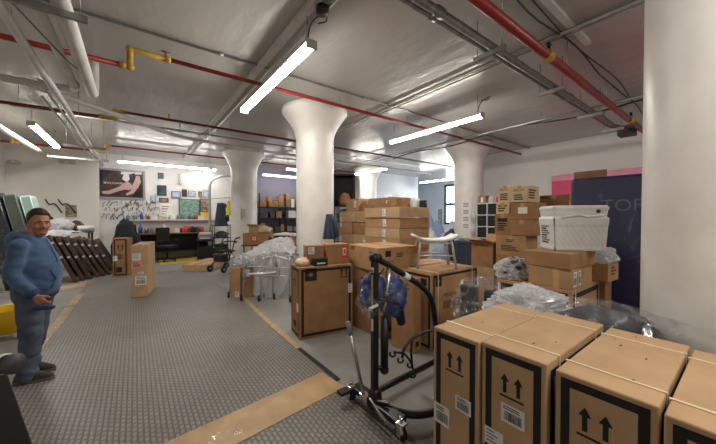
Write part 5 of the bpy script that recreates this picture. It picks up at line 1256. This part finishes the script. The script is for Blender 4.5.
nb = ['closest to the mint mattress', 'second from the mint mattress', 'third from the mint mattress', 'fourth from the mint mattress', 'fifth from the mint mattress', 'sixth from the mint mattress', 'closest to the arrow marked carton']
for k in range(7):
    bed_board('brown wooden bed end board in clear wrap, ' + nb[k], -1.2 + k * .125, 10.2 + k * .16, 1.3 - .03 * k, 22 + k * .9, k)
t = empty('support_table', 'low dark table behind the bed boards carrying bags and towels', 'table', (-1.9, 12.3, 0))
b = MB(); b.box(-.75, .85, -.45, .45, 1.18, 1.22, 'dark_grey'); b.build('top', t)
for sx in (-.7, .8):
    for sy in (-.4, .4):
        b = MB(); b.box(sx - .025, sx + .025, sy - .025, sy + .025, 0, 1.18, 'dark_grey'); b.build('leg', t)
blob('black_bag', 'black bag on the table behind the man', 'bag', (-2.15, 12.3, 1.222), (.3, .24, .32), 'black_cloth', 121, .3, 2, 3)
blob('white_bundle', 'white plastic bundle in front of the black bag behind the man', 'bundle', (-1.75, 12.1, 1.222), (.3, .25, .24), 'bag_white', 122, .5, 2.5, 4)
b = MB(); b.tube([(-1.35, 12.0, 1.31), (-1.02, 12.15, 1.31)], .085, 'white_plastic', 14); tag(b.build('towel_roll'), 'rolled white towel at the end of the table behind the bed boards', 'towel')
blob('brown_bag', 'brown bag beside the white bundle behind the man', 'bag', (-1.45, 12.45, 1.222), (.2, .2, .2), 'brown_wood', 124, .3, 2, 3)
sheet('plastic_sheet', 'white plastic sheet draped over the tops of the bed boards', 'plastic sheet', [[(-2.05, 10.05, 1.1), (-1.75, 10.2, 1.18), (-1.4, 10.6, 1.15)], [(-1.85, 10.3, 1.28), (-1.6, 10.55, 1.3), (-1.25, 10.9, 1.26)], [(-1.7, 10.7, 1.24), (-1.4, 10.9, 1.24), (-1.1, 11.2, 1.2)]], 'bag_white', .05, 5, 77, 36, 30)
# ---- yellow mop bucket
c = onz(5, 338, .0)
t = empty('mop_bucket', 'yellow mop bucket on castors behind the man', 'bucket', (-1.45, 6.1, 0), math.radians(20))
def ring(w, d, z): return [(w * x, d * y, z) for x, y in rsq(1.)]
vs = ring(.15, .2, .09) + ring(.19, .25, .4) + ring(.2, .26, .41) + ring(.175, .235, .4) + ring(.14, .19, .12)
b = MB(); b.add(vs, [(i * 24 + j, i * 24 + (j + 1) % 24, (i + 1) * 24 + (j + 1) % 24, (i + 1) * 24 + j) for i in range(4) for j in range(24)] + [tuple(range(24)), tuple(range(96, 120))], 'yellow', True); b.build('tub', t)
for sx in (-.12, .12):
    for sy in (-.17, .17):
        b = MB(); b.tube([(sx - .012, sy, .04), (sx + .012, sy, .04)], .04, 'rubber', 12); b.box(sx - .016, sx + .016, sy - .01, sy + .01, .04, .095, 'dark_grey'); b.build('castor', t)
b = MB(); b.tube(rounded([(-.2, 0, .4), (-.2, .05, .62), (.2, .05, .62), (.2, 0, .4)], .08), .01, 'steel', 8); b.build('handle', t)
# ---- black equipment case at the frame edge
t = empty('equipment_case', 'black upright case with round handle wheel on its top corner, nearest the camera', 'case', (-.748, 2.306, 0), math.atan2(-.6, .8))
b = MB(); b.add([(-.3, -.14, 0), (.44, -.14, 0), (.44, .14, 0), (-.3, .14, 0), (-.3, -.1, .92), (.19, -.1, .92), (.19, .1, .92), (-.3, .1, .92)], [(3, 2, 1, 0), (4, 5, 6, 7), (0, 1, 5, 4), (1, 2, 6, 5), (2, 3, 7, 6), (3, 0, 4, 7)], 'black'); b.build('body', t, bevel=.012)
b = MB(); b.tube([(.12, -.03, .965), (.39, -.04, .975)], .041, 'rubber', 20); b.tube([(.39, -.04, .975), (.41, -.041, .976)], .045, 'dark_grey', 20); b.tube([(.335, -.037, .972), (.36, -.038, .973)], .046, 'pipe_white', 20); b.build('handle_wheel', t)
b = MB(); b.box(.1, .19, -.03, .03, .9, .96, 'black'); b.build('handle_bracket', t)
# ================================================================ THE MAN
def solid(mb, name, parent, vox=.008, smooth=6, mname='skin', wr=None, sm_f=.5):
    """weld rounded volumes into one continuous surface"""
    o = mb.build('tmp'); r = o.modifiers.new('r', 'REMESH'); r.mode = 'VOXEL'; r.voxel_size = vox
    s = o.modifiers.new('s', 'SMOOTH'); s.iterations = smooth; s.factor = sm_f
    dg = bpy.context.evaluated_depsgraph_get(); dg.update()
    me = bpy.data.meshes.new_from_object(o.evaluated_get(dg)); bpy.data.objects.remove(o)
    if wr:
        me.calc_loop_triangles()
        nrm = [v.normal.copy() for v in me.vertices]
        for v, n in zip(me.vertices, nrm): v.co += n * wr(v.co)
    me.materials.clear(); me.materials.append(M[mname])
    for p in me.polygons: p.use_smooth = True; p.material_index = 0
    me.name = name; q = bpy.data.objects.new(name, me); COL.objects.link(q)
    if parent: q.parent = parent
    return q
def chain(b, pts, rad, m='skin', n=16):
    for i in range(len(pts) - 1): b.cone(pts[i], pts[i + 1], rad[i], rad[i + 1], m, n)
# man faces +x, his left is +y
man = empty('person', 'man in a blue hooded sweatshirt and jeans standing on the mat edge', 'person', (-.83, 4.42, .008), math.radians(-14))
J = dict(hipR=(0, -.095, .88), hipL=(0, .095, .88), kneeR=(.02, -.1, .47), kneeL=(-.03, .11, .47), ankR=(-.02, -.11, .085), ankL=(-.1, .12, .085))
shR, elR, wrR = (-.02, -.185, 1.37), (-.06, -.23, 1.09), (.1, -.21, .87)
shL, elL, wrL = (-.02, .18, 1.37), (-.03, .215, 1.1), (.07, .1, .96)
yaw = math.radians(-48)
HC = Vector((.045, 0, 1.565))
Hm = Matrix.Translation(HC) @ Matrix.Rotation(yaw, 4, 'Z')
b = MB()
# trunk
b.loft([((0, 0, .82), .1, .15, 0), ((.01, 0, .95), .12, .15, 0), ((.025, 0, 1.06), .135, .15, 0), ((.015, 0, 1.2), .125, .15, 0), ((0, 0, 1.34), .1, .15, 0), ((-.01, 0, 1.42), .07, .11, 0)], 'skin', 24)
chain(b, [(-.015, 0, 1.38), (.01, 0, 1.5)], [.07, .06])
for h, k, a in (('hipR', 'kneeR', 'ankR'), ('hipL', 'kneeL', 'ankL')):
    chain(b, [J[h], J[k], J[a]], [.088, .058, .04]); c = Vector(J[a]); b.cone(c + Vector((-.03, 0, -.045)), c + Vector((.15, -.005, -.055)), .034, .028, 'skin')
for s, e, w_ in ((shR, elR, wrR), (shL, elL, wrL)): chain(b, [s, e, w_], [.045, .04, .029])
# hands: palm, four curled fingers and a thumb
def hand(wr, el, side):
    W_ = Vector(wr); d = (W_ - Vector(el)).normalized(); d = (d + Vector((.15, 0, -.25))).normalized()
    across = d.cross(Vector((0, side, 0))).normalized(); across = (Vector((.75, 0, .55)) - d * Vector((.75, 0, .55)).dot(d)).normalized()
    inn = d.cross(across) * (1); 
    if inn.y * side < 0: inn = -inn
    inn = -inn if False else inn
    palm = W_ + d * .05
    for q in (-.028, -.01, .01, .028): b.cone(W_ + d * .01 + across * q * .6, W_ + d * .085 + across * q, .016, .013, 'skin', 10)
    inward = Vector((0, -side, 0)); inward = (inward - d * inward.dot(d)).normalized()
    for i, (q, L) in enumerate(((.03, .062), (.01, .074), (-.01, .068), (-.028, .052))):
        p0 = W_ + d * .083 + across * q; p1 = p0 + (d * .8 + inward * .35).normalized() * L * .5; p2 = p1 + (d * .25 + inward * .8).normalized() * L * .38; p3 = p2 + (inward * .8 - d * .4).normalized() * L * .3
        chain(b, [p0, p1, p2, p3], [.0105, .0095, .0085, .0075], n=8)
    t0 = W_ + d * .025 + across * .03; t1 = t0 + (across * .6 + d * .7 + inward * .4).normalized() * .045; t2 = t1 + (d * .8 + inward * .7).normalized() * .035
    chain(b, [t0, t1, t2], [.014, .0115, .009], n=8)
hand(wrR, elR, -1); hand(wrL, elL, 1)
# head: skull and jaw lofted, then nose, brow, lips, ears
b.T = Hm
b.sphere((-.015, 0, .045), (.098, .078, .098), 'skin', 14)
b.loft([((.03, 0, -.115), .028, .026, 0), ((.03, 0, -.1), .048, .043, 0), ((.022, 0, -.06), .066, .058, 0), ((.015, 0, -.02), .078, .068, 0), ((.006, 0, .03), .086, .074, 0), ((0, 0, .08), .08, .07, 0)], 'skin', 22)
b.sphere((.07, 0, -.093), (.022, .024, .02), 'skin', 8)
b.cone((.088, 0, .02), (.106, 0, -.022), .009, .014, 'skin', 10); b.sphere((.098, .012, -.028), .01, 'skin', 6); b.sphere((.098, -.012, -.028), .01, 'skin', 6)
for s in (-1, 1):
    b.cone((.088, s * .01, .03), (.074, s * .048, .028), .011, .011, 'skin', 8)       # brow ridge
    b.sphere((.066, s * .042, -.022), (.022, .022, .018), 'skin', 8)                 # cheekbone
    b.sphere((-.008, s * .079, -.004), (.02, .008, .032), 'skin', 8); b.sphere((-.002, s * .083, -.0), (.016, .006, .026), 'skin', 8)
b.cone((.086, -.018, -.054), (.086, .018, -.054), .008, .008, 'skin', 8); b.cone((.083, -.014, -.066), (.083, .014, -.066), .009, .009, 'skin', 8)
b.T = Matrix.Identity(4)
body = solid(b, 'body', man, .0065, 3, 'skin')
# face details
def hp(n, fn, m=None):
    q = MB(); q.T = Hm; fn(q); return q.build(n, man)
for s in (-1, 1):
    e = hp('eye', lambda q: (q.sphere((.0775, s * .031, .008), (.0095, .0125, .0055), 'eye_white', 8), q.sphere((.085, s * .031, .0085), (.0035, .0052, .0052), 'iris', 8)))
    hp('eyebrow', lambda q: q.tube([(.1, s * .013, .03), (.0965, s * .03, .0345), (.083, s * .051, .029)], [.005, .006, .003], 'hair', 8))
hp('moustache', lambda q: q.tube([(.083, -.034, -.053), (.094, -.018, -.042), (.0965, 0, -.039), (.094, .018, -.042), (.083, .034, -.053)], [.003, .006, .0065, .006, .003], 'stubble', 8))
hp('lips', lambda q: q.tube([(.088, -.02, -.056), (.0935, 0, -.0555), (.088, .02, -.056)], [.003, .0065, .003], 'lip', 8))
hp('beard', lambda q: q.sphere((.074, 0, -.095), (.021, .023, .014), 'stubble', 8))
# hair: short sides, fuller brown top swept across the forehead
def hair_fn(u, v):
    th = PI * v; ph = 2 * PI * u
    d = Vector((math.sin(th) * math.cos(ph), math.sin(th) * math.sin(ph), -math.cos(th)))
    p = Vector((-.015 + .098 * d.x, .078 * d.y, .045 + .098 * d.z))
    front = max(0, d.x); side = abs(d.y)
    zh = -.055 + .143 * min(1, max(0, (p.x + .085) / .13)) ** 1.3 - .01 * d.y * front
    zh += .004 * noise.noise(d * 14)
    k = min(1, max(0, (p.z - zh) / .02)); k = k * k * (3 - 2 * k)
    top = max(0, d.z)
    thick = .003 + .024 * top ** .8 * (1 - .3 * side) + .004 * front * top + .004 * noise.noise(Vector((d.x * 9, d.y * 26, d.z * 9))) * (.4 + top)
    r = -.012 + k * (.014 + thick)
    return p + d * r
q = MB(); q.T = Hm; q.grid(hair_fn, 72, 48, 'hair'); hair = q.build('hair', man)
# jeans
b = MB()
b.loft([((0, 0, .8), .15, .19, 0), ((.01, 0, .9), .165, .2, 0), ((.02, 0, 1.0), .165, .195, 0)], 'denim', 24)
for h, k, a, o_ in (('hipR', 'kneeR', 'ankR', -.02), ('hipL', 'kneeL', 'ankL', .02)):
    A_ = Vector(J[a]); chain(b, [Vector(J[h]) + Vector((0, o_ * .3, -.04)), J[k], A_ + Vector((.005, 0, .1)), A_ + Vector((.01, 0, -.02))], [.108, .086, .074, .08])
def folds(c):
    k = .006 * noise.noise(Vector((c.x * 9, c.y * 9, c.z * 16))) + .009 * noise.noise(Vector((c.x * 5, c.y * 5, c.z * 9 + 4)))
    if c.z < .3: k += .004 * math.sin(c.z * 62 + c.x * 24 + 3 * noise.noise(c * 9))
    return k
solid(b, 'jeans', man, .011, 5, 'denim', wr=folds)
# hooded sweatshirt
b = MB()
b.loft([((.01, 0, .85), .154, .18, 0), ((.025, 0, .92), .168, .185, 0), ((.035, 0, 1.05), .18, .188, 0), ((.022, 0, 1.2), .165, .182, 0), ((.0, 0, 1.32), .138, .178, 0), ((-.012, 0, 1.4), .11, .15, 0), ((-.01, 0, 1.455), .08, .09, 0)], 'hoodie', 28)
for s, e, w_, in ((shR, elR, wrR), (shL, elL, wrL)):
    S_, E_, W_ = Vector(s), Vector(e), Vector(w_); chain(b, [S_ + Vector((0, 0, -.01)), E_, W_ + (E_ - W_).normalized() * .05], [.074, .062, .05])
# hood gathered behind the neck
for k in range(9):
    a = math.radians(70 + k * 27.5); b.sphere((-.02 + .105 * math.cos(a), .1 * math.sin(a), 1.44 + .03 * (-math.cos(a))), .04, 'hoodie', 8)
b.sphere((-.125, 0, 1.4), (.07, .12, .095), 'hoodie', 10)
def sw(c):
    k = .008 * noise.noise(Vector((c.x * 7, c.y * 7, c.z * 10))) + .005 * noise.noise(Vector((c.x * 15, c.y * 15, c.z * 22)))
    r = math.hypot(c.x, c.y)
    if abs(c.y) > .215: k += .0025 * math.sin(c.z * 70 + c.x * 30 + 4 * noise.noise(c * 8))
    elif c.z < 1.05: k += .003 * math.sin(c.z * 50 + c.y * 8 + 4 * noise.noise(c * 7))
    return k
hood = solid(b, 'hooded_sweatshirt', man, .011, 12, 'hoodie', wr=sw)
q = MB(); q.loft([((.012, 0, .84), .16, .186, 0), ((.016, 0, .885), .168, .192, 0)], 'hoodie_dark', 28); q.build('waistband', man)
for s, e, w_ in ((shR, elR, wrR), (shL, elL, wrL)):
    E_, W_ = Vector(e), Vector(w_); d = (W_ - E_).normalized(); q = MB(); q.tube([W_ - d * .06, W_ - d * .035, W_ - d * .005], [.05, .049, .042], 'hoodie_dark', 16); q.build('cuff', man)
q = MB(); q.tube([(.172, -.11, 1.1), (.205, -.085, 1.02), (.185, -.12, .93)], .006, 'hoodie_dark', 6); q.build('pocket_edge', man)
q = MB(); q.tube([(.1, -.02, 1.42), (.157, -.022, 1.3), (.195, -.024, 1.18)], .004, 'hoodie_dark', 6); q.build('drawstring', man)
# shoes
for a, s in (('ankR', -1), ('ankL', 1)):
    A_ = Vector(J[a]); b = MB()
    b.loft([((A_.x + .055, A_.y, .004), .155, .05, -.05 * s), ((A_.x + .055, A_.y, .03), .155, .051, -.05 * s), ((A_.x + .05, A_.y, .055), .145, .046, -.05 * s), ((A_.x + .015, A_.y, .085), .1, .042, 0), ((A_.x - .01, A_.y, .12), .06, .042, 0)], 'shoe', 24)
    sh = solid(b, 'shoe', man, .007, 4, 'shoe')
    q = MB(); q.loft([((A_.x + .055, A_.y, .0), .158, .053, -.05 * s), ((A_.x + .055, A_.y, .024), .158, .053, -.05 * s)], 'shoe_sole', 24); q.build('sole', sh)
# what he holds
d_ = Vector((.17, -.27, .775)); Mw = man.matrix_basis
pw = Matrix.Translation(man.location) @ Matrix.Rotation(math.radians(-14), 4, 'Z') @ d_
t = empty('work_glove', 'pair of blue grey work gloves held in the hand of the man', 'gloves', pw, math.radians(-14))
blob('glove', '', '', (0, .02, -.035), (.07, .022, .028), 'hoodie_dark', 131, .4, 2.5, 3, parent=t, flat=.7); blob('glove', '', '', (.03, .04, -.04), (.055, .018, .026), 'slate', 132, .4, 2.5, 3, parent=t, flat=.7)
EXPOSURE = 2.25
# ================================================================ CAMERA, WORLD
cam = bpy.data.cameras.new('camera'); co = bpy.data.objects.new('camera', cam); COL.objects.link(co)
cam.sensor_fit = 'HORIZONTAL'; cam.sensor_width = 36.; cam.lens = 36. * FOC / 716.; cam.clip_start = .05
co.location = (0, 0, EYE); co.rotation_euler = (PI / 2 - PIT, 0, -math.atan2(.6, .8))
SC.camera = co
w = bpy.data.worlds.new('sky'); w.use_nodes = True; SC.world = w
bg = w.node_tree.nodes['Background']; bg.inputs[0].default_value = lin((214, 226, 242)); bg.inputs[1].default_value = 2.4
SC.view_settings.view_transform = 'Standard'; SC.view_settings.look = 'None'; SC.view_settings.gamma = 1; SC.view_settings.use_curve_mapping = False
SC.view_settings.exposure = EXPOSURE
